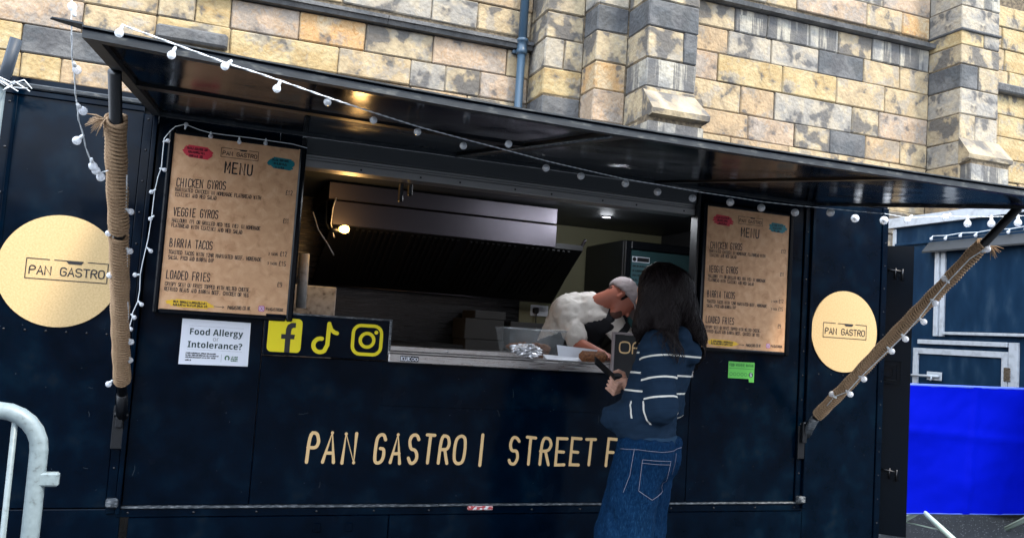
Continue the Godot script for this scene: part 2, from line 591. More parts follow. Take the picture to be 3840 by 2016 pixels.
	stone(bu2, Vector3(8.59, 3.46, -3.6), Vector3(9.22, 3.77, -3.335), "s", base)
	stone(bu2, Vector3(8.59, 3.15, -3.6), Vector3(9.22, 3.452, -3.335), "g", base)
	var f3 := Node3D.new()
	f3.name = "wall_002"
	ch.add_child(f3)
	rows = []
	for i in 10:
		rows.append([3.2 + i * 0.3, 3.5 + i * 0.3, fill_joints(9.2, 11.6), "cytc"])
	courses(f3, base, zw, rows)
	w = mb()
	bevel(w, Vector3(9.2, 4.98, zw - 0.05), Vector3(11.6, 5.10, zw + 0.1), 0.02)
	part("string_course", w, M.st_d, ch)
	# ---- rainwater pipe
	var dp := thing("drainpipe", "blue grey painted iron drainpipe on the stone wall left of the stepped buttress", "drainpipe", Vector3(2.93, 0, -3.88))
	w = mb(false)
	tube(w, [Vector3(2.93, 0.0, -3.88), Vector3(2.93, 4.30, -3.88)], 0.043, 14)
	tube(w, [Vector3(2.93, 4.302, -3.88), Vector3(2.93, 7.5, -3.88)], 0.046, 14)
	part("pipe", w, M.pipe_paint, dp)
	w = mb(false)
	lathe(w, Vector3(2.93, 4.28, -3.88), Vector3.UP, [Vector2(0.044, 0), Vector2(0.06, 0.01), Vector2(0.06, 0.05), Vector2(0.052, 0.06), Vector2(0.052, 0.13), Vector2(0.063, 0.135), Vector2(0.063, 0.165), Vector2(0.047, 0.175)], 16)
	part("collar", w, M.pipe_paint, dp)
	w = mb()
	bevel(w, Vector3(2.85, 4.30, -3.985), Vector3(3.01, 4.34, -3.93), 0.004)
	part("bracket", w, M.pipe_paint, dp)

func set_off(parent: Node3D, x0: float, x1: float, yt: float, yl: float, zb: float, zf: float) -> void:
	var w := mb()
	hexa(w, [Vector3(x0 + 0.03, yt, zb), Vector3(x1 - 0.03, yt, zb), Vector3(x1, yl + 0.05, zf), Vector3(x0, yl + 0.05, zf),
		Vector3(x0 + 0.03, yl - 0.05, zb), Vector3(x1 - 0.03, yl - 0.05, zb), Vector3(x1, yl, zf - 0.012), Vector3(x0, yl, zf - 0.012)])
	part("set_off", w, M.st_m, parent)

# ---------------------------------------------------------------- the food truck
func plate(called: String, x0: float, x1: float, y0: float, y1: float, z: float, m: Material, parent: Node3D, t := 0.03) -> MeshInstance3D:
	var w := mb()
	bevel(w, Vector3(x0, y0, z - t), Vector3(x1, y1, z), 0.003)
	return part(called, w, m, parent)

func logo_mark(st: SurfaceTool, x0: float, x1: float, y0: float, y1: float, z: float, sw: float) -> void:
	# thin box, broken at the top round a small pan, and the name in it
	var n := Vector3(0, 0, 1)
	var wd := x1 - x0
	stroke(st, [Vector3(x0 + wd * 0.28, y1, z), Vector3(x0, y1, z), Vector3(x0, y0, z), Vector3(x1, y0, z), Vector3(x1, y1, z), Vector3(x0 + wd * 0.74, y1, z)], sw, n, false)
	stroke(st, [Vector3(x0 + wd * 0.33, y1, z), Vector3(x0 + wd * 0.69, y1, z)], sw, n, false)
	var hh := (y1 - y0)
	poly(st, [Vector3(x0 + wd * 0.48, y1 - sw * 0.6, z), Vector3(x0 + wd * 0.69, y1 - sw * 0.6, z), Vector3(x0 + wd * 0.665, y1 - hh * 0.15, z), Vector3(x0 + wd * 0.51, y1 - hh * 0.15, z)], n)
	letters(st, "PAN GASTRO", Vector3(x0 + wd * 0.045, y0 + hh * 0.24, z), Vector3(x1 - wd * 0.04, y0 + hh * 0.24, z), Vector3.UP, hh * 0.40, sw * 1.35, n, 0.74)

func build_truck() -> void:
	var base := Vector3(1.63, 0, -1.0)
	var tk := thing("food_truck", "long glossy black food trailer with its serving hatch raised and gold lettering", "food truck", base)
	var P: Material = M.paint
	# floor, roof, ends and back of the box body
	plate("skirt_panel", -0.93, -0.272, 0.18, 0.42, 0.002, P, tk)
	part("roof", bx(Vector3(-0.93, 2.33, -2.0), Vector3(4.19, 2.38, -0.003)), P, tk)
	part("floor", bx(Vector3(-0.92, 0.42, -1.96), Vector3(4.18, 0.47, -0.032)), M.dark_floor, tk)
	part("end_wall", bx(Vector3(-0.93, 0.18, -2.0), Vector3(-0.90, 2.329, -0.032)), P, tk)
	part("end_wall", bx(Vector3(4.16, 0.18, -2.0), Vector3(4.19, 2.329, -0.032)), P, tk)
	part("back_wall", bx(Vector3(-0.899, 0.18, -2.0), Vector3(4.159, 2.329, -1.965)), P, tk)
	part("ceiling", bx(Vector3(-0.899, 2.26, -1.96), Vector3(4.159, 2.325, -0.06)), M.ceiling, tk)
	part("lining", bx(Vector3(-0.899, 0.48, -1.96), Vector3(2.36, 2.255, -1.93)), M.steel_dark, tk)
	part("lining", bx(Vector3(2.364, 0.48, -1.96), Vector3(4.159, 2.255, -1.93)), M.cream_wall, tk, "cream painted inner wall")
	part("lining", bx(Vector3(-0.10, 0.48, -1.92), Vector3(-0.07, 2.255, -0.09)), M.steel_dark, tk)
	part("lining", bx(Vector3(3.60, 0.48, -1.92), Vector3(3.63, 2.255, -0.09)), M.dark_floor, tk)
	# ---- outer skin
	var door := plate("side_panel", -0.93, -0.338, 0.425, 2.325, 0.0, P, tk)
	var w := mb(false)
	for i in 9:
		bolt(w, Vector3(-0.905, 2.26 - i * 0.21, 0.0), Vector3(0, 0, 1), 0.007)
	for i in 6:
		bolt(w, Vector3(-0.83 + i * 0.085, 1.225, 0.0), Vector3(0, 0, 1), 0.006)
	part("rivet", w, M.steel_dark, door).set_meta("kind", "stuff")
	w = mb()
	bevel(w, Vector3(-0.93, 2.296, 0.0005), Vector3(-0.338, 2.322, 0.012), 0.003)
	bevel(w, Vector3(-0.892, 0.43, 0.0005), Vector3(-0.874, 2.294, 0.004), 0.002)
	part("edge_trim", w, P, door)
	w = mb()
	bevel(w, Vector3(-0.96, 2.326, -0.05), Vector3(-0.28, 2.352, 0.02), 0.006)
	part("roof_rail", w, M.awning_edge, tk)
	# corner trims that carry the stays
	for tx in [[-0.336, -0.273], [3.527, 3.591]]:
		w = mb()
		bevel(w, Vector3(tx[0], 0.40, -0.02), Vector3(tx[0] + 0.040, 2.285, 0.014), 0.003)
		bevel(w, Vector3(tx[0] + 0.042, 0.40, -0.02), Vector3(tx[1], 2.285, 0.034), 0.003)
		var tr := part("corner_trim", w, P, tk)
		w = mb(false)
		for i in 13:
			bolt(w, Vector3(tx[0] + 0.02, 0.46 + i * 0.15, 0.014), Vector3(0, 0, 1), 0.006)
		part("rivet", w, M.steel_dark, tr).set_meta("kind", "stuff")
		w = mb()
		bevel(w, Vector3(tx[0], 0.435, 0.014), Vector3(tx[1] - 0.01, 0.475, 0.05), 0.006)
		bevel(w, Vector3(tx[0] + 0.006, 0.44, 0.05), Vector3(tx[0] + 0.028, 0.455, 0.062), 0.004)
		part("catch", w, M.grey_worn, tr)
		w = mb()
		bevel(w, Vector3(tx[0] - 0.005, 0.70, 0.015), Vector3(tx[0] + 0.052, 0.90, 0.03), 0.003)
		bevel(w, Vector3(tx[0] + 0.008, 0.80, 0.03), Vector3(tx[0] + 0.04, 0.925, 0.055), 0.004)
		part("stay_bracket", w, M.black_metal, tr)
	# lower panels with hairline gaps between
	plate("front_panel", -0.270, 0.2985, 0.436, 2.285, 0.0, P, tk)
	plate("front_panel", 0.3015, 2.7555, 0.436, 1.166, 0.0, P, tk)
	plate("front_panel", 0.3015, 0.41, 1.169, 2.285, 0.0, P, tk)
	plate("flap", 0.908, 2.752, 0.9375, 1.164, 0.003, P, tk, 0.0028)
	plate("front_panel", 2.7585, 3.525, 0.436, 2.285, 0.0, P, tk)
	w = mb()
	bevel(w, Vector3(2.74, 1.17, -0.06), Vector3(2.757, 2.28, 0.018), 0.003)
	part("opening_edge", w, M.black_metal, tk)
	w = mb()
	bevel(w, Vector3(0.412, 1.17, -0.06), Vector3(0.43, 2.28, 0.002), 0.003)
	part("opening_edge", w, M.black_metal, tk)
	var rp := plate("side_panel", 3.593, 4.145, 0.20, 2.325, 0.0, P, tk)
	w = mb()
	bevel(w, Vector3(4.147, 0.20, -0.03), Vector3(4.192, 2.33, 0.010), 0.003)
	part("corner_angle", w, P, tk)
	w = mb(false)
	for i in 14:
		bolt(w, Vector3(4.17, 0.3 + i * 0.15, 0.010), Vector3(0, 0, 1), 0.005)
	for i in 5:
		bolt(w, Vector3(3.68 + i * 0.095, 1.225, 0.0), Vector3(0, 0, 1), 0.005)
	part("rivet", w, M.steel_dark, rp).set_meta("kind", "stuff")
	# skirt: worn drip edge, riveted strip, lower panels
	w = mb()
	bevel(w, Vector3(-0.272, 0.424, -0.02), Vector3(1.26, 0.4345, 0.020), 0.003)
	bevel(w, Vector3(1.262, 0.426, -0.02), Vector3(3.59, 0.4355, 0.018), 0.003)
	part("drip_edge", w, M.grey_worn, tk)
	w = mb()
	bevel(w, Vector3(1.42, 0.405, 0.0), Vector3(1.56, 0.4265, 0.0225), 0.004)
	part("reflector", w, M.scuffed_red, tk, "scuffed red and white reflector strip")
	var sk := plate("skirt_strip", -0.29, 3.59, 0.383, 0.423, 0.008, P, tk)
	w = mb(false)
	for i in 14:
		bolt(w, Vector3(-0.24 + i * 0.29, 0.404, 0.008), Vector3(0, 0, 1), 0.007)
	part("rivet", w, M.steel_dark, sk).set_meta("kind", "stuff")
	plate("skirt_panel", -0.235, 0.999, 0.15, 0.380, 0.004, P, tk)
	plate("skirt_panel", 1.003, 3.59, 0.15, 0.380, 0.002, P, tk)
	for x in [0.62, 0.78]:
		w = mb()
		bevel(w, Vector3(x, 0.30, 0.004), Vector3(x + 0.035, 0.345, 0.010), 0.003)
		part("vent_tab", w, P, tk)
	# chassis, wheels in the dark under the body
	part("chassis_beam", bx(Vector3(-0.8, 0.30, -1.6), Vector3(4.0, 0.40, -1.5)), M.black_metal, tk)
	part("chassis_beam", bx(Vector3(-0.8, 0.30, -0.5), Vector3(4.0, 0.40, -0.4)), M.black_metal, tk)
	for x in [1.0, 1.75]:
		for z in [-1.78, -0.3]:
			w = mb(false)
			lathe(w, Vector3(x, 0.30, z - 0.09), Vector3(0, 0, 1), [Vector2(0.0, 0.02), Vector2(0.17, 0.02), Vector2(0.18, 0.0), Vector2(0.28, 0.01), Vector2(0.30, 0.05), Vector2(0.30, 0.13), Vector2(0.28, 0.17), Vector2(0.18, 0.18), Vector2(0.17, 0.16), Vector2(0.0, 0.16)], 24)
			part("wheel", w, M.rubber, tk)
	# ---- round signs
	for c in [Vector3(-0.628, 1.503, 0.0), Vector3(3.866, 1.503, 0.0)]:
		w = mb()
		slab(w, circle(c + Vector3(0, 0, 0.001), Vector3.RIGHT, Vector3.UP, 0.2585, 64), Vector3(0, 0, 1), 0.006)
		var disc := part("round_sign", w, M.kraft_gold, tk)
		w = mb()
		logo_mark(w, c.x - 0.169 + (0.03 if c.x < 0 else 0.0), c.x + 0.171 + (0.03 if c.x < 0 else 0.0), c.y - 0.042, c.y + 0.049, 0.0085, 0.0042)
		part("logo", w, M.ink, disc)
	# ---- big lettering below the counter
	var x := 0.552
	var word := [["P", 0.552, 0.055], ["A", 0.636, 0.060], ["N", 0.733, 0.062], ["G", 0.893, 0.055], ["A", 0.982, 0.056], ["S", 1.073, 0.050], ["T", 1.160, 0.050], ["R", 1.240, 0.052], ["O", 1.322, 0.060], ["|", 1.440, 0.085], ["S", 1.632, 0.056], ["T", 1.722, 0.062], ["R", 1.815, 0.062], ["E", 1.910, 0.060], ["E", 2.000, 0.060], ["T", 2.085, 0.065], ["F", 2.222, 0.06], ["O", 2.310, 0.062], ["O", 2.402, 0.062], ["D", 2.496, 0.062]]
	for e in word:
		w = mb()
		if e[0] == "|":
			stroke(w, [Vector3(1.476, 0.638, 0.0016), Vector3(1.482, 0.80, 0.0016)], 0.017, Vector3(0, 0, 1))
		else:
			letters(w, e[0], Vector3(e[1] + 0.006, 0.645, 0.0016), Vector3(e[1] + e[2], 0.645, 0.0016), Vector3(0.05, 0.9988, 0), 0.146, 0.0165, Vector3(0, 0, 1), 1.0, true, 0.003)
		part("letter", w, M.gold_vinyl, tk)
	# ---- social media panel with silver edging
	var sp := plate("social_panel", 0.30, 0.922, 1.172, 1.374, 0.035, P, tk, 0.03)
	w = mb()
	bevel(w, Vector3(0.43, 1.374, 0.004), Vector3(0.936, 1.384, 0.040), 0.003)
	bevel(w, Vector3(0.9225, 1.20, 0.004), Vector3(0.936, 1.3738, 0.040), 0.003)
	part("edge_trim", w, M.grey_worn, sp)
	var n := Vector3(0, 0, 1)
	var zi := 0.0362
	w = mb()
	poly(w, rrect(Vector3(0.400, 1.271, zi), Vector3.RIGHT, Vector3.UP, 0.164, 0.168, 0.022), n)
	var ic := part("icon", w, M.yellow_vinyl, tk, "yellow square icon with a black letter f")
	w = mb()
	var fp := []
	for q in [[0.405, 1.187], [0.405, 1.253], [0.385, 1.253], [0.385, 1.276], [0.405, 1.276], [0.405, 1.300], [0.412, 1.322], [0.428, 1.334], [0.452, 1.335], [0.452, 1.311], [0.440, 1.310], [0.433, 1.303], [0.431, 1.290], [0.431, 1.276], [0.452, 1.276], [0.448, 1.253], [0.431, 1.253], [0.431, 1.187]]:
		fp.append(Vector3(q[0] - 0.002, q[1], zi + 0.0006))
	poly(w, fp, n)
	part("glyph", w, M.ink, ic)
	w = mb()
	var arc := []
	for i in 15:
		var a := deg_to_rad(80 + i * 16.5)
		arc.append(Vector3(0.577 + cos(a) * 0.034, 1.231 + sin(a) * 0.034, zi))
	arc.append(Vector3(0.612, 1.235, zi))
	arc.append(Vector3(0.614, 1.342, zi))
	stroke(w, arc, 0.021, n)
	stroke(w, [Vector3(0.616, 1.335, zi + 0.0006), Vector3(0.626, 1.312, zi + 0.0006), Vector3(0.642, 1.300, zi + 0.0006), Vector3(0.656, 1.296, zi + 0.0006)], 0.02, n)
	part("icon", w, M.yellow_vinyl, tk, "yellow musical note icon")
	w = mb()
	var ring := rrect(Vector3(0.811, 1.271, zi), Vector3.RIGHT, Vector3.UP, 0.146, 0.146, 0.04)
	ring.append(ring[0])
	stroke(w, ring, 0.017, n)
	ring = circle(Vector3(0.811, 1.270, zi), Vector3.RIGHT, Vector3.UP, 0.035, 24)
	ring.append(ring[0])
	stroke(w, ring, 0.017, n)
	poly(w, circle(Vector3(0.856, 1.312, zi), Vector3.RIGHT, Vector3.UP, 0.010, 12), n)
	part("icon", w, M.yellow_vinyl, tk, "yellow camera icon")
	# ---- hygiene rating sticker and the clear wallet round it
	w = mb()
	slab(w, [Vector3(3.012, 1.172, 0.001), Vector3(3.16, 1.172, 0.001), Vector3(3.163, 1.152, 0.001), Vector3(3.198, 1.152, 0.001), Vector3(3.198, 1.272, 0.001), Vector3(3.012, 1.272, 0.001)], n, 0.001)
	var hy := part("rating_sticker", w, M.green_vinyl, tk, "bright green hygiene rating sticker")
	w = mb()
	letters(w, "FOOD HYGIENE RATING", Vector3(3.02, 1.244, 0.0028), Vector3(3.19, 1.244, 0.0028), Vector3.UP, 0.016, 0.0022, n)
	stroke(w, [Vector3(3.018, 1.232, 0.0028), Vector3(3.192, 1.232, 0.0028)], 0.002, n, false)
	for i in 5:
		var cc := circle(Vector3(3.032 + i * 0.026, 1.197, 0.0028), Vector3.RIGHT, Vector3.UP, 0.0095, 12)
		cc.append(cc[0])
		stroke(w, cc, 0.002, n, false)
	poly(w, circle(Vector3(3.174, 1.196, 0.0028), Vector3.RIGHT, Vector3.UP, 0.0155, 20), n)
	part("print", w, M.green_ink, hy)
	w = mb()
	letters(w, "5", Vector3(3.168, 1.187, 0.0032), Vector3(3.180, 1.187, 0.0032), Vector3.UP, 0.018, 0.0035, n, 1.0)
	part("numeral", w, M.paper, hy)
	# ---- counter
	w = mb()
	bevel(w, Vector3(0.925, 1.165, -0.40), Vector3(2.735, 1.212, 0.062), 0.004)
	bevel(w, Vector3(0.925, 1.2125, -0.42), Vector3(2.735, 1.222, 0.046), 0.002)
	var ct := part("counter", w, M.steel, tk)
	w = mb()
	bevel(w, Vector3(0.925, 1.2225, -0.05), Vector3(1.72, 1.252, 0.030), 0.004)
	part("ledge", w, M.steel, ct)
	w = mb()
	slab(w, [Vector3(0.985, 1.173, 0.0625), Vector3(1.082, 1.173, 0.0625), Vector3(1.082, 1.202, 0.0625), Vector3(0.985, 1.202, 0.0625)], n, 0.001)
	var kb := part("maker_badge", w, M.ink, tk)
	w = mb()
	letters(w, "KUK", Vector3(0.990, 1.178, 0.0642), Vector3(1.038, 1.178, 0.0642), Vector3.UP, 0.019, 0.0042, n)
	for i in 2:
		var cc := circle(Vector3(1.052 + i * 0.018, 1.187, 0.0642), Vector3.RIGHT, Vector3.UP, 0.0075, 10)
		cc.append(cc[0])
		stroke(w, cc, 0.003, n, false)
	part("print", w, M.paper, kb)
	w = mb(false)
	for e in [[1.245, 1.236, 0.007], [1.36, 1.183, 0.004], [1.6, 1.18, 0.005]]:
		bolt(w, Vector3(e[0], e[1], 0.031 if e[1] > 1.21 else 0.0625), n, e[2])
	part("screw", w, M.steel, ct).set_meta("kind", "stuff")
	# ---- head beam of the opening
	w = mb()
	bevel(w, Vector3(0.432, 2.20, -0.055), Vector3(2.739, 2.284, -0.002), 0.003)
	part("soffit", w, M.grey_board, tk)
	w = mb()
	bevel(w, Vector3(0.432, 2.132, -0.13), Vector3(2.739, 2.170, -0.012), 0.003)
	bevel(w, Vector3(0.432, 2.171, -0.13), Vector3(2.739, 2.186, -0.020), 0.003)
	bevel(w, Vector3(0.432, 2.187, -0.13), Vector3(2.739, 2.199, -0.014), 0.003)
	var hb := part("head_beam", w, M.alu, tk)
	w = mb(false)
	for i in 8:
		bolt(w, Vector3(0.72 + i * 0.27 + (i % 2) * 0.05, 2.15, -0.012), n, 0.006)
	part("screw", w, M.steel_dark, hb).set_meta("kind", "stuff")
	# scratches and specks in the paint
	for e in [[-0.27, 2.75, 0.45, 1.15, 46], [-0.85, -0.36, 0.45, 2.2, 22], [2.77, 3.5, 0.46, 1.3, 18], [3.62, 4.12, 0.3, 2.2, 14]]:
		w = mb()
		for i in e[4]:
			var c := Vector3(rng.randf_range(e[0], e[1]), rng.randf_range(e[2], e[3]), 0.0038)
			if c.x > 0.5 and c.x < 2.6 and c.y > 0.6 and c.y < 0.85:
				continue
			var an := rng.randf_range(-0.5, 0.5) + (PI / 2 if rng.randf() < 0.4 else 0.0)
			var l := rng.randf_range(0.002, 0.006) if rng.randf() < 0.85 else rng.randf_range(0.015, 0.05)
			stroke(w, [c, c + Vector3(cos(an), sin(an), 0) * l * 0.5, c + Vector3(cos(an + 0.15), sin(an + 0.15), 0) * l], rng.randf_range(0.0012, 0.003) if l < 0.01 else 0.0011, n, false)
		part("scuffs", w, M.scuff, tk).set_meta("kind", "stuff")
	build_awning(tk)
	build_interior(tk)
	# ---- open end door at the right
	var dA := Vector3(4.20, 0, -0.16)
	var dB := Vector3(4.40, 0, 0.02)
	var dn := Vector3(-0.66, 0, 0.75) * 0.018
	w = mb()
	var dl := []
	for e in [[dA, dn], [dB, dn], [dB, -dn], [dA, -dn]]:
		dl.append(e[0] + e[1] + Vector3(0, 0.21, 0))
	for e in [[dA, dn], [dB, dn], [dB, -dn], [dA, -dn]]:
		dl.append(e[0] + e[1] + Vector3(0, 2.10, 0))
	hexa(w, dl)
	var dr := part("end_door", w, M.black_gloss, tk)
	for y in [1.93, 0.62]:
		w = mb(false)
		var q := dA.lerp(dB, 0.75) + dn * 1.6 + Vector3(0, y, 0)
		tube(w, [q + Vector3(-0.09, 0.012, -0.08), q], 0.006, 6)
		tube(w, [q + Vector3(-0.03, -0.05, -0.03), q + Vector3(-0.03, 0.02, -0.03)], 0.008, 6)
		tube(w, [q + Vector3(0.0, -0.06, 0.0), q + Vector3(0.0, 0.015, 0.0)], 0.008, 6)
		part("latch", w, M.steel_dark, dr)
	w = mb(false)
	var hq := dA.lerp(dB, 0.5) + dn * 1.3 + Vector3(0, 1.26, 0)
	var du := (dB - dA).normalized()
	for s in [0.075, 0.05, 0.028]:
		tube(w, [hq + du * -s + Vector3(0, -s, 0), hq + du * s + Vector3(0, -s, 0), hq + du * s + Vector3(0, s, 0), hq + du * -s + Vector3(0, s, 0), hq + du * -s + Vector3(0, -s, 0)], 0.003, 5)
	part("handle", w, M.black_gloss, dr)

func bx(a: Vector3, b: Vector3) -> SurfaceTool:
	var w := mb()
	box(w, a, b)
	return w

# the raised hatch: edge frame, skin, recessed panels below, ribs
const HY := 2.285
const FY := 2.043
const FZ := 2.0
func aw(x: float, z: float, d := 0.0) -> Vector3:
	# underside point; d is how far above the underside; the long front edge sags a little
	var q := (x - 1.4) / 1.75
	var sag := 0.038 * (1.0 - q * q) if x < 1.4 else 0.038 - 0.012 * q * q
	return Vector3(x - 0.05 * z / FZ if x < 0 else x, lerpf(HY, FY, z / FZ) + d - sag * z / FZ, z)

func aslab(st: SurfaceTool, x0: float, x1: float, z0: float, z1: float, d0: float, d1: float) -> void:
	hexa(st, [aw(x0, z0, d0), aw(x1, z0, d0), aw(x1, z1, d0), aw(x0, z1, d0), aw(x0, z0, d1), aw(x1, z0, d1), aw(x1, z1, d1), aw(x0, z1, d1)])

func build_awning(tk: Node3D) -> void:
	var w := mb()
	for i in 8:
		aslab(w, -0.30 + i * 0.4875, -0.30 + (i + 1) * 0.4875, 0.0, FZ, 0.018, 0.024)
	var a := part("awning", w, M.awning_under, tk, "raised black serving hatch with glossy underside")
	w = mb()
	for i in 8:
		aslab(w, -0.30 + i * 0.4875, -0.30 + (i + 1) * 0.4875, FZ - 0.05, FZ + 0.004, -0.002, 0.0175)
	aslab(w, -0.30, -0.262, 0.0, FZ - 0.051, -0.001, 0.0175)
	aslab(w, 3.56, 3.60, 0.0, FZ - 0.051, -0.001, 0.0175)
	aslab(w, -0.261, 3.559, 0.0, 0.05, 0.0, 0.0175)
	part("frame", w, M.awning_edge, a)
	w = mb()
	aslab(w, -0.261, 1.20, 1.02, 1.12, 0.001, 0.0175)
	part("rib", w, M.black_metal, a)
	w = mb()
	aslab(w, 1.215, 1.27, 0.051, FZ - 0.051, -0.001, 0.0175)
	part("rib", w, M.black_metal, a)
	w = mb()
	aslab(w, 2.42, 2.46, 0.051, FZ - 0.051, 0.003, 0.0175)
	part("rib", w, M.black_metal, a)
	for q in [[-0.24, 1.19, 0.10, 0.98], [-0.24, 1.19, 1.15, 1.93], [1.29, 2.40, 0.10, 1.93], [2.48, 3.54, 0.10, 1.93]]:
		w = mb()
		for i in 4:
			aslab(w, lerpf(q[0], q[1], i / 4.0), lerpf(q[0], q[1], (i + 1) / 4.0), q[2], q[3], 0.011, 0.0174)
		part("soffit_panel", w, M.awning_under, a)
	w = mb(false)
	tube(w, [aw(1.205, 0.06, -0.004), aw(1.205, FZ - 0.06, -0.004)], 0.005, 6)
	part("conduit", w, M.grey_worn, a)
	# worn weather strip along the front top edge, its left end sticking out
	w = mb()
	for i in 10:
		var x0 := -0.30 + i * 0.39
		hexa(w, [aw(x0, FZ - 0.06, 0.025), aw(x0 + 0.39, FZ - 0.06, 0.025), aw(x0 + 0.39, FZ + 0.012, 0.025), aw(x0, FZ + 0.012, 0.025),
			aw(x0, FZ - 0.06, 0.030), aw(x0 + 0.39, FZ - 0.06, 0.030), aw(x0 + 0.39, FZ + 0.012, 0.0295), aw(x0, FZ + 0.012, 0.0295)])
	hexa(w, [Vector3(-0.435, 2.086, 1.955), Vector3(-0.35, 2.072, 1.95), Vector3(-0.35, 2.070, 2.012), Vector3(-0.427, 2.085, 1.975),
		Vector3(-0.435, 2.089, 1.955), Vector3(-0.35, 2.078, 1.95), Vector3(-0.35, 2.076, 2.012), Vector3(-0.427, 2.088, 1.975)])
	part("weather_strip", w, M.awning_edge, a)
	# stays: steel tube with rope wound round it
	for s in [[-0.305, -0.325], [3.575, 3.585]]:
		var A := Vector3(s[0], 0.90, 0.04)
		var B := Vector3(s[1], 2.10, 1.46)
		w = mb(false)
		tube(w, [A, B], 0.021, 12)
		var stay := part("stay", w, M.black_metal, tk, "black stay wound with brown rope")
		w = mb(false)
		tube(w, [A + Vector3(-0.03, -0.04, 0), A + Vector3(0.03, -0.04, 0)], 0.012, 8)
		tube(w, [A + Vector3(0, -0.055, -0.01), A + (B - A) * 0.05], 0.026, 10)
		part("hinge", w, M.grey_worn if s[0] > 0 else M.black_metal, stay)
		var r0 := 0.065
		var r1 := 0.90
		var ax := (B - A).normalized()
		var F := frame_of(ax)
		for seg in [[r0 + 0.04, 0.605], [0.618, r1]] if s[0] < 0 else [[r0, r1 - 0.03]]:
			w = mb(false)
			var L: float = (B - A).length() * (seg[1] - seg[0])
			var turns := int(L / 0.0165)
			for ph in [0.0, PI]:
				var pts := []
				for i in turns * 12 + 1:
					var t := float(i) / (turns * 12)
					var an := TAU * t * turns
					var tw: float = ph + i * 0.78
					var rr := 0.029 + 0.0015 * sin(i * 0.057) + cos(tw) * 0.0042
					pts.append(A.lerp(B, lerpf(seg[0], seg[1], t)) + ax * sin(tw) * 0.0044 + (F.x * cos(an) + F.z * sin(an)) * rr)
				tube(w, pts, 0.0058, 5)
			part("rope", w, M.rope, stay)
		# frayed rope ends
		w = mb(false)
		var e := A.lerp(B, r1 if s[0] < 0 else r1 - 0.03)
		for i in 26:
			var d := Vector3(rng.randf_range(-1, 0.1), rng.randf_range(-0.9, 0.25), rng.randf_range(-0.4, 0.4)).normalized() if s[0] < 0 else Vector3(rng.randf_range(0.1, 0.9), rng.randf_range(-1.2, -0.1), rng.randf_range(-0.3, 0.3)).normalized()
			var p := e + Vector3(-0.03 if s[0] < 0 else 0.03, -0.01, 0.01)
			tube(w, [p, p + d * 0.03 + Vector3(0, 0.004, 0), p + d * rng.randf_range(0.045, 0.07)], [0.003, 0.002, 0.0008], 4)
		part("frayed_end", w, M.rope, stay)

func lamp_light(p: Vector3, c: Color, e: float, size: float) -> void:
	var l := OmniLight3D.new()
	l.name = numbered("lamp_light")
	l.position = p
	l.light_color = c
	l.light_energy = e
	l.light_size = size
	l.omni_range = 6.0
	l.omni_attenuation = 2.0
	l.shadow_enabled = true
	add_child(l)

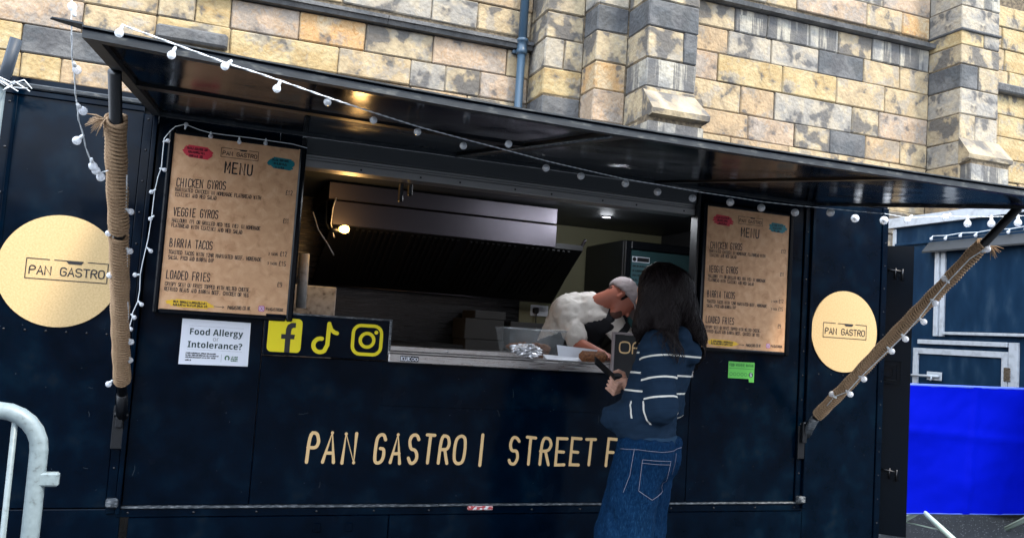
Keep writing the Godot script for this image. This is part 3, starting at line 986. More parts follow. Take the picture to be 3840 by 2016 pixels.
func build_interior(tk: Node3D) -> void:
	var w := mb()
	# extraction hood
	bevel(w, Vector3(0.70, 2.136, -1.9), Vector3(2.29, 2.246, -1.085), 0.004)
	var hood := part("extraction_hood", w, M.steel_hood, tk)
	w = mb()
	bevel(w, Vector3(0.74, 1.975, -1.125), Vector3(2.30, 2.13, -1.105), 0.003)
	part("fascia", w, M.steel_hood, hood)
	w = mb()
	hexa(w, [Vector3(0.74, 1.973, -1.13), Vector3(2.52, 1.973, -1.13), Vector3(2.56, 1.615, -1.76), Vector3(0.72, 1.615, -1.76),
		Vector3(0.74, 2.01, -1.13), Vector3(2.52, 2.01, -1.13), Vector3(2.56, 1.65, -1.76), Vector3(0.72, 1.65, -1.76)])
	part("slope", w, M.soot_steel, hood)
	w = mb(false)
	tube(w, [Vector3(0.70, 1.612, -1.765), Vector3(2.56, 1.612, -1.765)], 0.006, 6)
	tube(w, [Vector3(2.56, 1.612, -1.765), Vector3(2.53, 2.05, -1.12)], 0.012, 6)
	part("rim", w, M.steel_hood, hood)
	for i in 4:
		w = mb()
		var x0 := 0.86 + i * 0.41
		for k in 9:
			var xa := x0 + k * 0.04
			hexa(w, [Vector3(xa, 1.955, -1.14), Vector3(xa + 0.018, 1.955, -1.14), Vector3(xa + 0.018, 1.655, -1.67), Vector3(xa, 1.655, -1.67),
				Vector3(xa, 1.975, -1.15), Vector3(xa + 0.018, 1.975, -1.15), Vector3(xa + 0.018, 1.675, -1.68), Vector3(xa, 1.675, -1.68)])
		part("baffle_filter", w, M.soot_steel, hood)
	# worktop along the back, cooking range below the hood
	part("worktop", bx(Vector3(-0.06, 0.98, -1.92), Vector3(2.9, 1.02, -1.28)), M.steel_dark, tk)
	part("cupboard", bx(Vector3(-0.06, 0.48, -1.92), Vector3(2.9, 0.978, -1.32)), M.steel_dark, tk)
	w = mb()
	bevel(w, Vector3(1.0, 1.021, -1.9), Vector3(1.75, 1.25, -1.35), 0.01)
	part("griddle", w, M.soot_steel, tk)
	w = mb()
	bevel(w, Vector3(0.30, 0.48, -1.55), Vector3(0.79, 1.57, -1.02), 0.006)
	var cb := part("cabinet", w, M.white_dirty, tk, "stained white cabinet at the left of the hatch")
	w = mb()
	bevel(w, Vector3(0.40, 1.572, -1.4), Vector3(0.62, 1.62, -1.05), 0.006)
	part("lid", w, M.steel_dark, cb)
	w = mb(false)
	tube(w, [Vector3(0.545, 1.42, -0.70), Vector3(0.54, 1.74, -0.70)], 0.03, 12)
	part("duct", w, M.white_dirty, tk)
	w = mb(false)
	tube(w, [Vector3(0.56, 1.98, -0.62), Vector3(0.60, 1.88, -0.63), Vector3(0.66, 1.80, -0.62), Vector3(0.70, 1.74, -0.62)], 0.004, 5)
	tube(w, [Vector3(0.735, 2.13, -0.98), Vector3(0.72, 2.06, -0.98), Vector3(0.715, 1.96, -0.97), Vector3(0.74, 1.88, -0.97)], 0.004, 5)
	part("cable", w, M.white_dirty, tk)
	# bracket hanging from the head beam
	w = mb()
	bevel(w, Vector3(0.96, 2.03, -0.18), Vector3(0.98, 2.13, -0.14), 0.003)
	bevel(w, Vector3(1.01, 2.07, -0.18), Vector3(1.03, 2.13, -0.14), 0.003)
	part("bracket", w, M.black_metal, tk)
	# bare warm bulb on a holder
	w = mb(false)
	tube(w, [Vector3(0.70, 1.915, -0.90), Vector3(0.755, 1.92, -0.90)], 0.016, 8)
	tube(w, [Vector3(0.70, 1.915, -0.90), Vector3(0.68, 1.96, -0.95), Vector3(0.68, 2.1, -1.0)], 0.006, 6)
	part("lamp_holder", w, M.black_metal, tk)
	w = mb(false)
	lathe(w, Vector3(0.755, 1.925, -0.90), Vector3(1, 0.1, 0), [Vector2(0.0, 0.0), Vector2(0.014, 0.004), Vector2(0.024, 0.025), Vector2(0.026, 0.042), Vector2(0.018, 0.06), Vector2(0, 0.067)], 14)
	part("warm_bulb", w, M.glow_warm, tk, "bare bulb glowing warm yellow")
	lamp_light(Vector3(0.79, 1.93, -0.85), Color(1.0, 0.78, 0.48), 0.016, 0.05)
	# downlights in the ceiling
	for e in [[Vector3(0.715, 0, -0.42), true], [Vector3(1.93, 0, -0.62), false], [Vector3(2.50, 0, -0.70), false], [Vector3(2.36, 0, -0.28), false], [Vector3(2.75, 0, -1.25), false]]:
		w = mb(false)
		lathe(w, Vector3(e[0].x, 2.262, e[0].z), Vector3.DOWN, [Vector2(0.046, 0), Vector2(0.046, 0.007), Vector2(0.034, 0.010), Vector2(0.032, 0.004)], 18)
		var dl := part("downlight", w, M.steel, tk)
		w = mb(false)
		lathe(w, Vector3(e[0].x, 2.262, e[0].z), Vector3.DOWN, [Vector2(0.032, 0.004), Vector2(0.02, 0.009), Vector2(0, 0.010)], 16)
		part("lens", w, M.glow_warm2 if e[1] else M.glow_white, dl)
		lamp_light(Vector3(e[0].x, 2.235, e[0].z), Color(1.0, 0.75, 0.42) if e[1] else Color(0.95, 0.97, 1.0), 0.009 if e[1] else (0.05 if e[0].x > 2.3 and e[0].z > -1.0 else 0.003), 0.05)

func build_inside_things() -> void:
	var w := mb()
	# upright fridge with a glass door, notice taped on it
	var fr := thing("glass_door_fridge", "dark upright fridge with a teal glass door behind the customer's head", "fridge", Vector3(3.2, 0.48, -1.55))
	bevel(w, Vector3(2.90, 0.48, -1.9), Vector3(3.56, 2.10, -1.24), 0.01)
	part("body", w, M.black_metal, fr)
	w = mb()
	bevel(w, Vector3(2.955, 0.62, -1.238), Vector3(3.50, 2.03, -1.225), 0.004)
	part("glass", w, M.teal_glass, fr)
	w = mb()
	for e in [[2.90, 2.95], [3.505, 3.555]]:
		bevel(w, Vector3(e[0], 0.55, -1.238), Vector3(e[1], 2.095, -1.205), 0.006)
	bevel(w, Vector3(2.951, 2.035, -1.238), Vector3(3.504, 2.095, -1.205), 0.006)
	bevel(w, Vector3(2.951, 0.55, -1.238), Vector3(3.504, 0.615, -1.205), 0.006)
	var fdoor := part("door", w, M.black_metal, fr)
	w = mb(false)
	tube(w, [Vector3(3.53, 1.2, -1.19), Vector3(3.53, 1.6, -1.19)], 0.011, 8)
	part("handle", w, M.steel_dark, fdoor)
	w = mb()
	slab(w, [Vector3(2.965, 1.72, -1.222), Vector3(3.115, 1.72, -1.222), Vector3(3.115, 1.985, -1.222), Vector3(2.965, 1.985, -1.222)], Vector3(0, 0, 1), 0.001)
	var nt := thing("notice", "small printed notice with an exclamation mark taped to fridge glass", "notice", Vector3(3.04, 1.72, -1.222))
	part("sheet", w, M.teal_paper, nt)
	w = mb()
	stroke(w, [Vector3(2.967, 1.962, -1.2205), Vector3(3.113, 1.962, -1.2205)], 0.042, Vector3(0, 0, 1), false)
	part("header", w, M.paper, nt)
	w = mb()
	poly(w, circle(Vector3(2.985, 1.962, -1.2198), Vector3.RIGHT, Vector3.UP, 0.016, 14), Vector3(0, 0, 1))
	stroke(w, [Vector3(3.008, 1.962, -1.2198), Vector3(3.108, 1.962, -1.2198)], 0.030, Vector3(0, 0, 1), false)
	for i in 6:
		scribble(w, Vector3(2.972, 1.735 + i * 0.034, -1.2198), Vector3(3.10, 1.735 + i * 0.034, -1.2198), Vector3.UP, 0.012, 0.0025, Vector3(0, 0, 1))
	part("print", w, M.ink, nt)
	# socket with plug and flex
	var so := thing("wall_socket", "white double wall socket on the cream wall inside the truck", "socket", Vector3(2.53, 1.505, -1.92))
	w = mb()
	bevel(w, Vector3(2.455, 1.505, -1.929), Vector3(2.605, 1.592, -1.915), 0.004)
	part("plate", w, M.paper, so)
	w = mb()
	for x in [2.555, 2.58]:
		bevel(w, Vector3(x, 1.565, -1.9145), Vector3(x + 0.012, 1.58, -1.911), 0.002)
	part("switch", w, M.paper, so)
	var pg := thing("power_plug", "black plug with a hanging flex in the double socket", "plug", Vector3(2.49, 1.525, -1.9))
	w = mb()
	bevel(w, Vector3(2.468, 1.525, -1.914), Vector3(2.515, 1.572, -1.88), 0.008)
	part("plug_body", w, M.rubber, pg)
	w = mb(false)
	tube(w, [Vector3(2.49, 1.53, -1.88), Vector3(2.488, 1.47, -1.875), Vector3(2.50, 1.38, -1.88), Vector3(2.53, 1.28, -1.88), Vector3(2.55, 1.03, -1.88)], 0.005, 6)
	part("flex", w, M.rubber, pg)
	# stacked takeaway boxes on the worktop
	var k := 0
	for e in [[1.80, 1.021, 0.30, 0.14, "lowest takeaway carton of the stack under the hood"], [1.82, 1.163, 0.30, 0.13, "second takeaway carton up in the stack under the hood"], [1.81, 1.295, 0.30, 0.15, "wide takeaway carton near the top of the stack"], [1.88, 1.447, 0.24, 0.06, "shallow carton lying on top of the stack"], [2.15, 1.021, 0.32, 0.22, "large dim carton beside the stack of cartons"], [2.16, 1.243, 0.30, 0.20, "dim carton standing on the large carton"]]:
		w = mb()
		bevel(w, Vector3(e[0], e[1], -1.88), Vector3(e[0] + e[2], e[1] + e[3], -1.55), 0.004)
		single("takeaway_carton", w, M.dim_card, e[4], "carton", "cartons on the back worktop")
		k += 1
	# ---- on the counter
	var tub := thing("plastic_tub", "clear plastic tub with brown food in it behind the counter ledge", "tub", Vector3(1.83, 1.2225, -0.30))
	w = mb()
	var tp := [Vector3(1.69, 1.2225, -0.40), Vector3(1.99, 1.2225, -0.40), Vector3(1.99, 1.2225, -0.22), Vector3(1.69, 1.2225, -0.22), Vector3(1.66, 1.385, -0.42), Vector3(2.03, 1.385, -0.42), Vector3(2.03, 1.385, -0.20), Vector3(1.66, 1.385, -0.20)]
	var cn := Vector3(1.84, 1.3, -0.31)
	for f in [[0, 1, 2, 3], [0, 1, 5, 4], [1, 2, 6, 5], [2, 3, 7, 6], [3, 0, 4, 7]]:
		quad(w, tp[f[0]], tp[f[1]], tp[f[2]], tp[f[3]], cn)
	part("wall", w, M.clear_plastic, tub)
	w = mb(false)
	tube(w, [tp[4], tp[5], tp[6], tp[7], tp[4]], 0.006, 6)
	part("rim", w, M.clear_plastic, tub)
	w = mb()
	for i in 34:
		var c := Vector3(rng.randf_range(1.72, 1.96), 1.235 + rng.randf_range(0, 0.05), rng.randf_range(-0.38, -0.24))
		bevel(w, c - Vector3(0.03, 0.012, 0.02), c + Vector3(0.03, 0.012, 0.02), 0.008, Basis(Vector3(rng.randf(), rng.randf(), rng.randf()).normalized(), rng.randf() * 3), c)
	part("food", w, M.bread, tub)
	# crumpled foil
	w = mb()
	var fn := FastNoiseLite.new()
	fn.seed = 5
	fn.frequency = 12.0
	var fc := Vector3(1.70, 1.262, 0.012)
	var ico := SphereMesh.new()
	ico.radial_segments = 30
	ico.rings = 16
	var arr := ico.get_mesh_arrays()
	var vs: PackedVector3Array = arr[Mesh.ARRAY_VERTEX]
	var ix: PackedInt32Array = arr[Mesh.ARRAY_INDEX]
	for i in range(0, ix.size(), 3):
		var q := []
		for j in 3:
			var v := vs[ix[i + j]] * 2.0
			var d = 0.78 + 0.65 * abs(fn.get_noise_3dv(v * 0.5)) + 0.25 * fn.get_noise_3dv(v * 1.3)
			var pp = v * d * Vector3(0.095, 0.040, 0.04)
			pp.y = max(pp.y, -0.0385)
			q.append(fc + pp)
		tri(w, q[0], q[1], q[2], fc)
	single("foil_bundle", w, M.foil, "crumpled ball of silver foil on the steel counter", "foil")
	# paper wrap and tray
	w = mb()
	var A := Vector3(1.90, 1.2235, 0.0)
	hexa(w, [A, A + Vector3(0.22, 0, 0.0), A + Vector3(0.25, 0.068, -0.03), A + Vector3(-0.005, 0.082, -0.03), A + Vector3(0.01, 0, -0.006), A + Vector3(0.22, 0, -0.006), A + Vector3(0.25, 0.068, -0.036), A + Vector3(0.0, 0.082, -0.036)])
	hexa(w, [A + Vector3(-0.09, 0, 0.045), A + Vector3(0.12, 0, 0.045), A + Vector3(0.13, 0.018, 0.0), A + Vector3(-0.10, 0.026, 0.0), A + Vector3(-0.08, -0.0005, 0.04), A + Vector3(0.12, -0.0005, 0.04), A + Vector3(0.13, 0.0, -0.004), A + Vector3(-0.09, 0.0, -0.004)])
	single("paper_wrap", w, M.paper, "folded white paper lying on the counter before the server", "paper")
	w = mb()
	bevel(w, Vector3(2.01, 1.2235, 0.004), Vector3(2.186, 1.283, 0.05), 0.02)
	single("flatbread_loaf", w, M.bread, "brown crusty loaf beside the white paper on counter", "bread")
	# ORDER sign in a wooden frame
	var os := thing("order_sign", "small black sign in a grey frame reading ORDER in gold on the counter", "sign", Vector3(2.42, 1.165, 0.07))
	w = mb()
	bevel(w, Vector3(2.20, 1.150, 0.064), Vector3(2.66, 1.385, 0.080), 0.003)
	part("board", w, M.chalk, os)
	w = mb()
	bevel(w, Vector3(2.188, 1.145, 0.062), Vector3(2.2, 1.40, 0.088), 0.004)
	bevel(w, Vector3(2.66, 1.145, 0.062), Vector3(2.672, 1.40, 0.088), 0.004)
	bevel(w, Vector3(2.2005, 1.386, 0.062), Vector3(2.6595, 1.40, 0.088), 0.004)
	part("frame", w, M.frame_grey, os)
	w = mb()
	letters(w, "ORDER", Vector3(2.232, 1.285, 0.0815), Vector3(2.63, 1.285, 0.0815), Vector3.UP, 0.062, 0.0085, Vector3(0, 0, 1), 0.80)
	part("lettering", w, M.gold_vinyl, os)

# ---------------------------------------------------------------- menu boards
func blob(st: SurfaceTool, c: Vector3, w: float, h: float, n: Vector3) -> void:
	# dry brush mark: overlapping strokes of uneven length
	var k := 9
	for i in k:
		var y := c.y + h * (float(i) / (k - 1) - 0.5) * 0.92
		var t: float = abs(float(i) / (k - 1) - 0.5) * 2.0
		var half := w * 0.5 * (1.0 - 0.34 * t * t)
		var sh := rng.randf_range(-0.06, 0.06) * w
		stroke(st, [Vector3(c.x - half + sh, y + h * 0.03, c.z + i * 0.00002), Vector3(c.x + half + sh, y - h * 0.03, c.z + i * 0.00002)], h * 0.17, n, true)

func build_board(x0: float, y0: float, called_label: String, tilt: float) -> void:
	var W := 0.592
	var H := 0.842
	var n := Vector3(0, 0, 1)
	var z := 0.034
	var bd := thing("menu_board", called_label, "menu board", Vector3(x0 + W / 2, y0, 0.02), "framed menu boards")
	var w := mb()
	bevel(w, Vector3(x0 - 0.004, y0 - 0.004, 0.004), Vector3(x0 + W + 0.004, y0 + H + 0.004, z), 0.002)
	var ps := part("poster", w, M.kraft, bd)
	w = mb()
	bevel(w, Vector3(x0 - 0.024, y0 - 0.024, 0.0035), Vector3(x0, y0 + H + 0.024, 0.044), 0.007)
	bevel(w, Vector3(x0 + W, y0 - 0.024, 0.0035), Vector3(x0 + W + 0.032, y0 + H + 0.024, 0.044), 0.007)
	bevel(w, Vector3(x0 + 0.0005, y0 - 0.024, 0.0035), Vector3(x0 + W - 0.0005, y0, 0.0435), 0.007)
	bevel(w, Vector3(x0 + 0.0005, y0 + H, 0.0035), Vector3(x0 + W - 0.0005, y0 + H + 0.024, 0.0435), 0.007)
	part("frame", w, M.black_gloss, bd)
	z += 0.0007
	var at := func(u: float, v: float, d := 0.0) -> Vector3: return Vector3(x0 + u * W, y0 + H - v * H, z + d)
	w = mb(); blob(w, at.call(0.1858, 0.0903), 0.128, 0.055, n)
	var rb := part("red_mark", w, M.red_ink, bd)
	w = mb(); blob(w, at.call(0.8530, 0.0962), 0.122, 0.052, n)
	var tb := part("teal_mark", w, M.teal_ink, bd)
	w = mb(); blob(w, at.call(0.2416, 0.9632), 0.205, 0.034, n)
	var yb := part("yellow_mark", w, M.yellow_ink, bd)
	var p: Vector3
	w = mb()
	for i in 3:
		p = at.call(0.1858, 0.0903, 0.0006)
		scribble(w, p + Vector3(-0.048 + i * 0.006, 0.010 - i * 0.018, 0), p + Vector3(0.045 - i * 0.01, 0.010 - i * 0.018, 0), Vector3.UP, 0.010, 0.0024, n)
	part("print", w, M.red_dark, rb)
	w = mb()
	for i in 3:
		p = at.call(0.8530, 0.0962, 0.0006)
		scribble(w, p + Vector3(-0.045 + i * 0.009, 0.010 - i * 0.018, 0), p + Vector3(0.042 - i * 0.012, 0.010 - i * 0.018, 0), Vector3.UP, 0.010, 0.0022, n)
	part("print", w, M.teal_dark, tb)
	w = mb()
	for i in 2:
		p = at.call(0.2416, 0.9632, 0.0006)
		scribble(w, p + Vector3(-0.078, 0.002 - i * 0.014, 0), p + Vector3(0.078, 0.002 - i * 0.014, 0), Vector3.UP, 0.009, 0.0020, n)
	part("print", w, M.ink, yb)
	# small logo
	w = mb()
	var la: Vector3 = at.call(0.3682, 0.0986)
	var lb: Vector3 = at.call(0.6639, 0.0499)
	logo_mark(w, la.x, lb.x, la.y, la.y + 0.045, z, 0.0024)
	part("logo", w, M.ink, ps)
	w = mb()
	letters(w, "MENU", at.call(0.4105, 0.1888), at.call(0.6233, 0.1888), Vector3.UP, 0.052, 0.0068, n, 0.60)
	part("heading", w, M.ink, ps)
	for e in [["CHICKEN GYROS", at.call(0.0507, 0.3005), at.call(0.4257, 0.2898), 0.040], ["VEGGIE GYROS", at.call(0.0490, 0.4691), at.call(0.3868, 0.4620), 0.039], ["BIRRIA TACOS", at.call(0.0422, 0.6461), at.call(0.3649, 0.6437), 0.039], ["LOADED FRIES", at.call(0.0405, 0.8278), at.call(0.3682, 0.8278), 0.039]]:
		w = mb()
		letters(w, e[0], e[1], e[2], Vector3.UP, e[3], 0.0042, n, 0.66)
		part("heading", w, M.ink, ps)
	for e in [["MARINATED CHICKEN IN HOMEMADE FLATBREAD WITH", at.call(0.0439, 0.3278), at.call(0.7128, 0.3242)], ["TZATZIKI AND MED SALAD", at.call(0.0456, 0.3575), at.call(0.3632, 0.3539)],
		["HALLOUMI (V) OR GRILLED MED VEG (VE) IN HOMEMADE", at.call(0.0422, 0.5048), at.call(0.7297, 0.5048)], ["FLATBREAD WITH TZATZIKI AND MED SALAD", at.call(0.0422, 0.5333), at.call(0.5878, 0.5368)],
		["TOASTED TACOS WITH 12HR MARINATED BEEF, HOMEMADE", at.call(0.0389, 0.6865), at.call(0.7584, 0.6865)], ["SALSA, PICO AND BIRRIA DIP", at.call(0.0405, 0.7173), at.call(0.3851, 0.7162)],
		["CRISPY SKIN ON FRIES TOPPED WITH MELTED CHEESE,", at.call(0.0355, 0.8682), at.call(0.6976, 0.8694)], ["REFRIED BEANS AND BIRRIA BEEF, CHICKEN OR VEG", at.call(0.0338, 0.8967), at.call(0.6824, 0.9002)]]:
		w = mb()
		letters(w, e[0], e[1], e[2], Vector3.UP, 0.0175, 0.0026, n, 0.72)
		part("description", w, M.ink, ps)
	for e in [["£12", at.call(0.9122, 0.2779), at.call(0.9645, 0.2779)], ["£11", at.call(0.9105, 0.4477), at.call(0.9544, 0.4466)], ["£12", at.call(0.9088, 0.6449), at.call(0.9611, 0.6437)], ["£15", at.call(0.9054, 0.7019), at.call(0.9595, 0.7019)], ["£9", at.call(0.9071, 0.8266), at.call(0.9426, 0.8266)]]:
		w = mb()
		letters(w, e[0], e[1], e[2], Vector3.UP, 0.022, 0.0028, n, 0.7)
		part("price", w, M.ink, ps)
	w = mb()
	letters(w, "2 TACOS", at.call(0.8142, 0.6449), at.call(0.8885, 0.6437), Vector3.UP, 0.012, 0.002, n, 0.7)
	part("small_print", w, M.ink, ps)
	w = mb()
	letters(w, "3 TACOS", at.call(0.8125, 0.7007), at.call(0.8885, 0.6995), Vector3.UP, 0.012, 0.002, n, 0.7)
	part("small_print", w, M.ink, ps)
	w = mb()
	letters(w, "PANGASTRO.CO.UK", at.call(0.5287, 0.9798), at.call(0.7044, 0.9751), Vector3.UP, 0.017, 0.0024, n, 0.7)
	part("small_print", w, M.ink, ps)
	w = mb()
	letters(w, "PANGASTROUK", at.call(0.8328, 0.9715), at.call(0.9713, 0.9703), Vector3.UP, 0.015, 0.0024, n, 0.7)
	part("small_print", w, M.ink, ps)
	w = mb()
	stroke(w, [at.call(0.4223, 0.9679), at.call(0.5000, 0.9691)], 0.0022, n, false)
	stroke(w, [at.call(0.4865, 0.9632), at.call(0.5000, 0.9691), at.call(0.4848, 0.9751)], 0.0022, n, false)
	part("arrow", w, M.ink, ps)
	w = mb()
	var ip: Vector3 = at.call(0.7956, 0.9620)
	poly(w, rrect(ip, Vector3.RIGHT, Vector3.UP, 0.029, 0.029, 0.007), n)
	var ig := part("icon", w, M.magenta_ink, bd)
	w = mb()
	var c := circle(ip + n * 0.0005, Vector3.RIGHT, Vector3.UP, 0.006, 14)
	c.append(c[0])
	stroke(w, c, 0.0024, n, false)
	c = rrect(ip + n * 0.0005, Vector3.RIGHT, Vector3.UP, 0.021, 0.021, 0.006)
	c.append(c[0])
	stroke(w, c, 0.0022, n, false)
	part("glyph", w, M.paper, ig)

func build_notice() -> void:
	var nt := thing("allergy_notice", "white laminated food allergy notice under the left menu board", "notice", Vector3(0.078, 1.105, 0.002))
	var n := Vector3(0, 0, 1)
	var w := mb()
	slab(w, [Vector3(-0.081, 1.103, 0.0015), Vector3(0.239, 1.106, 0.0015), Vector3(0.236, 1.320, 0.0015), Vector3(-0.081, 1.322, 0.0015)], n, 0.0012)
	part("sheet", w, M.paper, nt)
	textmesh("lettering", "Food Allergy", 0.030, Vector3(0.079, 1.262, 0.0034), M.ink_green, nt, true, 1.0)
	textmesh("lettering", "or", 0.022, Vector3(0.079, 1.2315, 0.0034), M.grey_ink, nt)
	textmesh("lettering", "Intolerance?", 0.030, Vector3(0.079, 1.200, 0.0034), M.ink_green, nt, true, 1.0)
	w = mb()
	for y in [1.290, 1.176]:
		for i in 46:
			stroke(w, [Vector3(-0.046 + i * 0.0055, y, 0.003), Vector3(-0.0435 + i * 0.0055, y, 0.003)], 0.0022, n, false)
	part("dotted_rule", w, M.grey_ink, nt)
	w = mb()
	for i in 3:
		scribble(w, Vector3(-0.052, 1.156 - i * 0.010, 0.003), Vector3(0.09 + 0.008 * (i % 2), 1.156 - i * 0.010, 0.003), Vector3.UP, 0.0055, 0.0016, n)
	scribble(w, Vector3(-0.052, 1.122, 0.003), Vector3(-0.022, 1.122, 0.003), Vector3.UP, 0.0055, 0.0018, n)
	stroke(w, [Vector3(0.112, 1.122, 0.003), Vector3(0.112, 1.16, 0.003)], 0.001, n, false)
	part("small_print", w, M.ink, nt)
	w = mb()
	var arc := []
	for i in 11:
		var a := deg_to_rad(-40 + i * 26)
		arc.append(Vector3(0.139 + cos(a) * 0.009, 1.142 + sin(a) * 0.010, 0.003))
	stroke(w, arc, 0.006, n)
	for i in 3:
		scribble(w, Vector3(0.157, 1.146 - i * 0.009, 0.003), Vector3(0.188, 1.146 - i * 0.009, 0.003), Vector3.UP, 0.0055, 0.0016, n)
	part("logo", w, M.green_ink, nt)

# ---------------------------------------------------------------- string lights
func make_bulb(parent: Node3D, at: Vector3, tip: Vector3, r: float, mesh_b: Mesh, mesh_s: Mesh, gm: Material) -> void:
	# socket where the flex is, globe towards tip
	var d := (tip - at).normalized()
	var B := frame_of(d)
	var b := MeshInstance3D.new()
	b.name = "bulb"
	b.mesh = mesh_b
	b.material_override = gm
	parent.add_child(b, true)
	b.transform = Transform3D(B * Basis.from_scale(Vector3.ONE * (r / 0.02)), tip - d * 0.0 - parent.position)
	var s := MeshInstance3D.new()
	s.name = "socket"
	s.mesh = mesh_s
	s.material_override = M.white_plastic
	b.add_child(s, true)

var bulb_mesh: ArrayMesh
var sock_mesh: ArrayMesh
func lights(called: String, label: String, cable: Array, bulbs: Array, r: float, cr: float, gm: Material, twist := true) -> void:
	if bulb_mesh == null:
		var q := mb(false)
		lathe(q, Vector3.ZERO, Vector3.UP, [Vector2(0.0075, -0.022), Vector2(0.013, -0.016), Vector2(0.0185, -0.007), Vector2(0.02, 0.002), Vector2(0.0175, 0.011), Vector2(0.01, 0.0185), Vector2(0, 0.0205)], 14)
		bulb_mesh = fin(q)
		q = mb(false)
		lathe(q, Vector3.ZERO, Vector3.UP, [Vector2(0, -0.046), Vector2(0.006, -0.045), Vector2(0.008, -0.035), Vector2(0.009, -0.022), Vector2(0.0072, -0.019), Vector2(0.003, -0.018), Vector2(0.0022, 0.003), Vector2(0, 0.004)], 9)
		sock_mesh = fin(q)
	var t := thing(called, label, "string lights", cable[0], "strings of globe lights")
	var w := mb(false)
	if twist:
		for ph in [0.0, PI]:
			var pts := []
			for i in cable.size() - 1:
				var L: float = (cable[i + 1] - cable[i]).length()
				var k := int(max(2, L / 0.012))
				var F := frame_of(cable[i + 1] - cable[i])
				for j in k:
					var an: float = ph + pts.size() * 0.9
					pts.append(cable[i].lerp(cable[i + 1], float(j) / k) + (F.x * cos(an) + F.z * sin(an)) * cr * 0.6)
			pts.append(cable[-1])
			tube(w, pts, cr * 0.75, 4)
	else:
		tube(w, cable, cr, 5)
	part("cable", w, M.white_plastic, t)
	for b in bulbs:
		make_bulb(t, b[0], b[1], b[2] if b.size() > 2 else r, bulb_mesh, sock_mesh, gm)

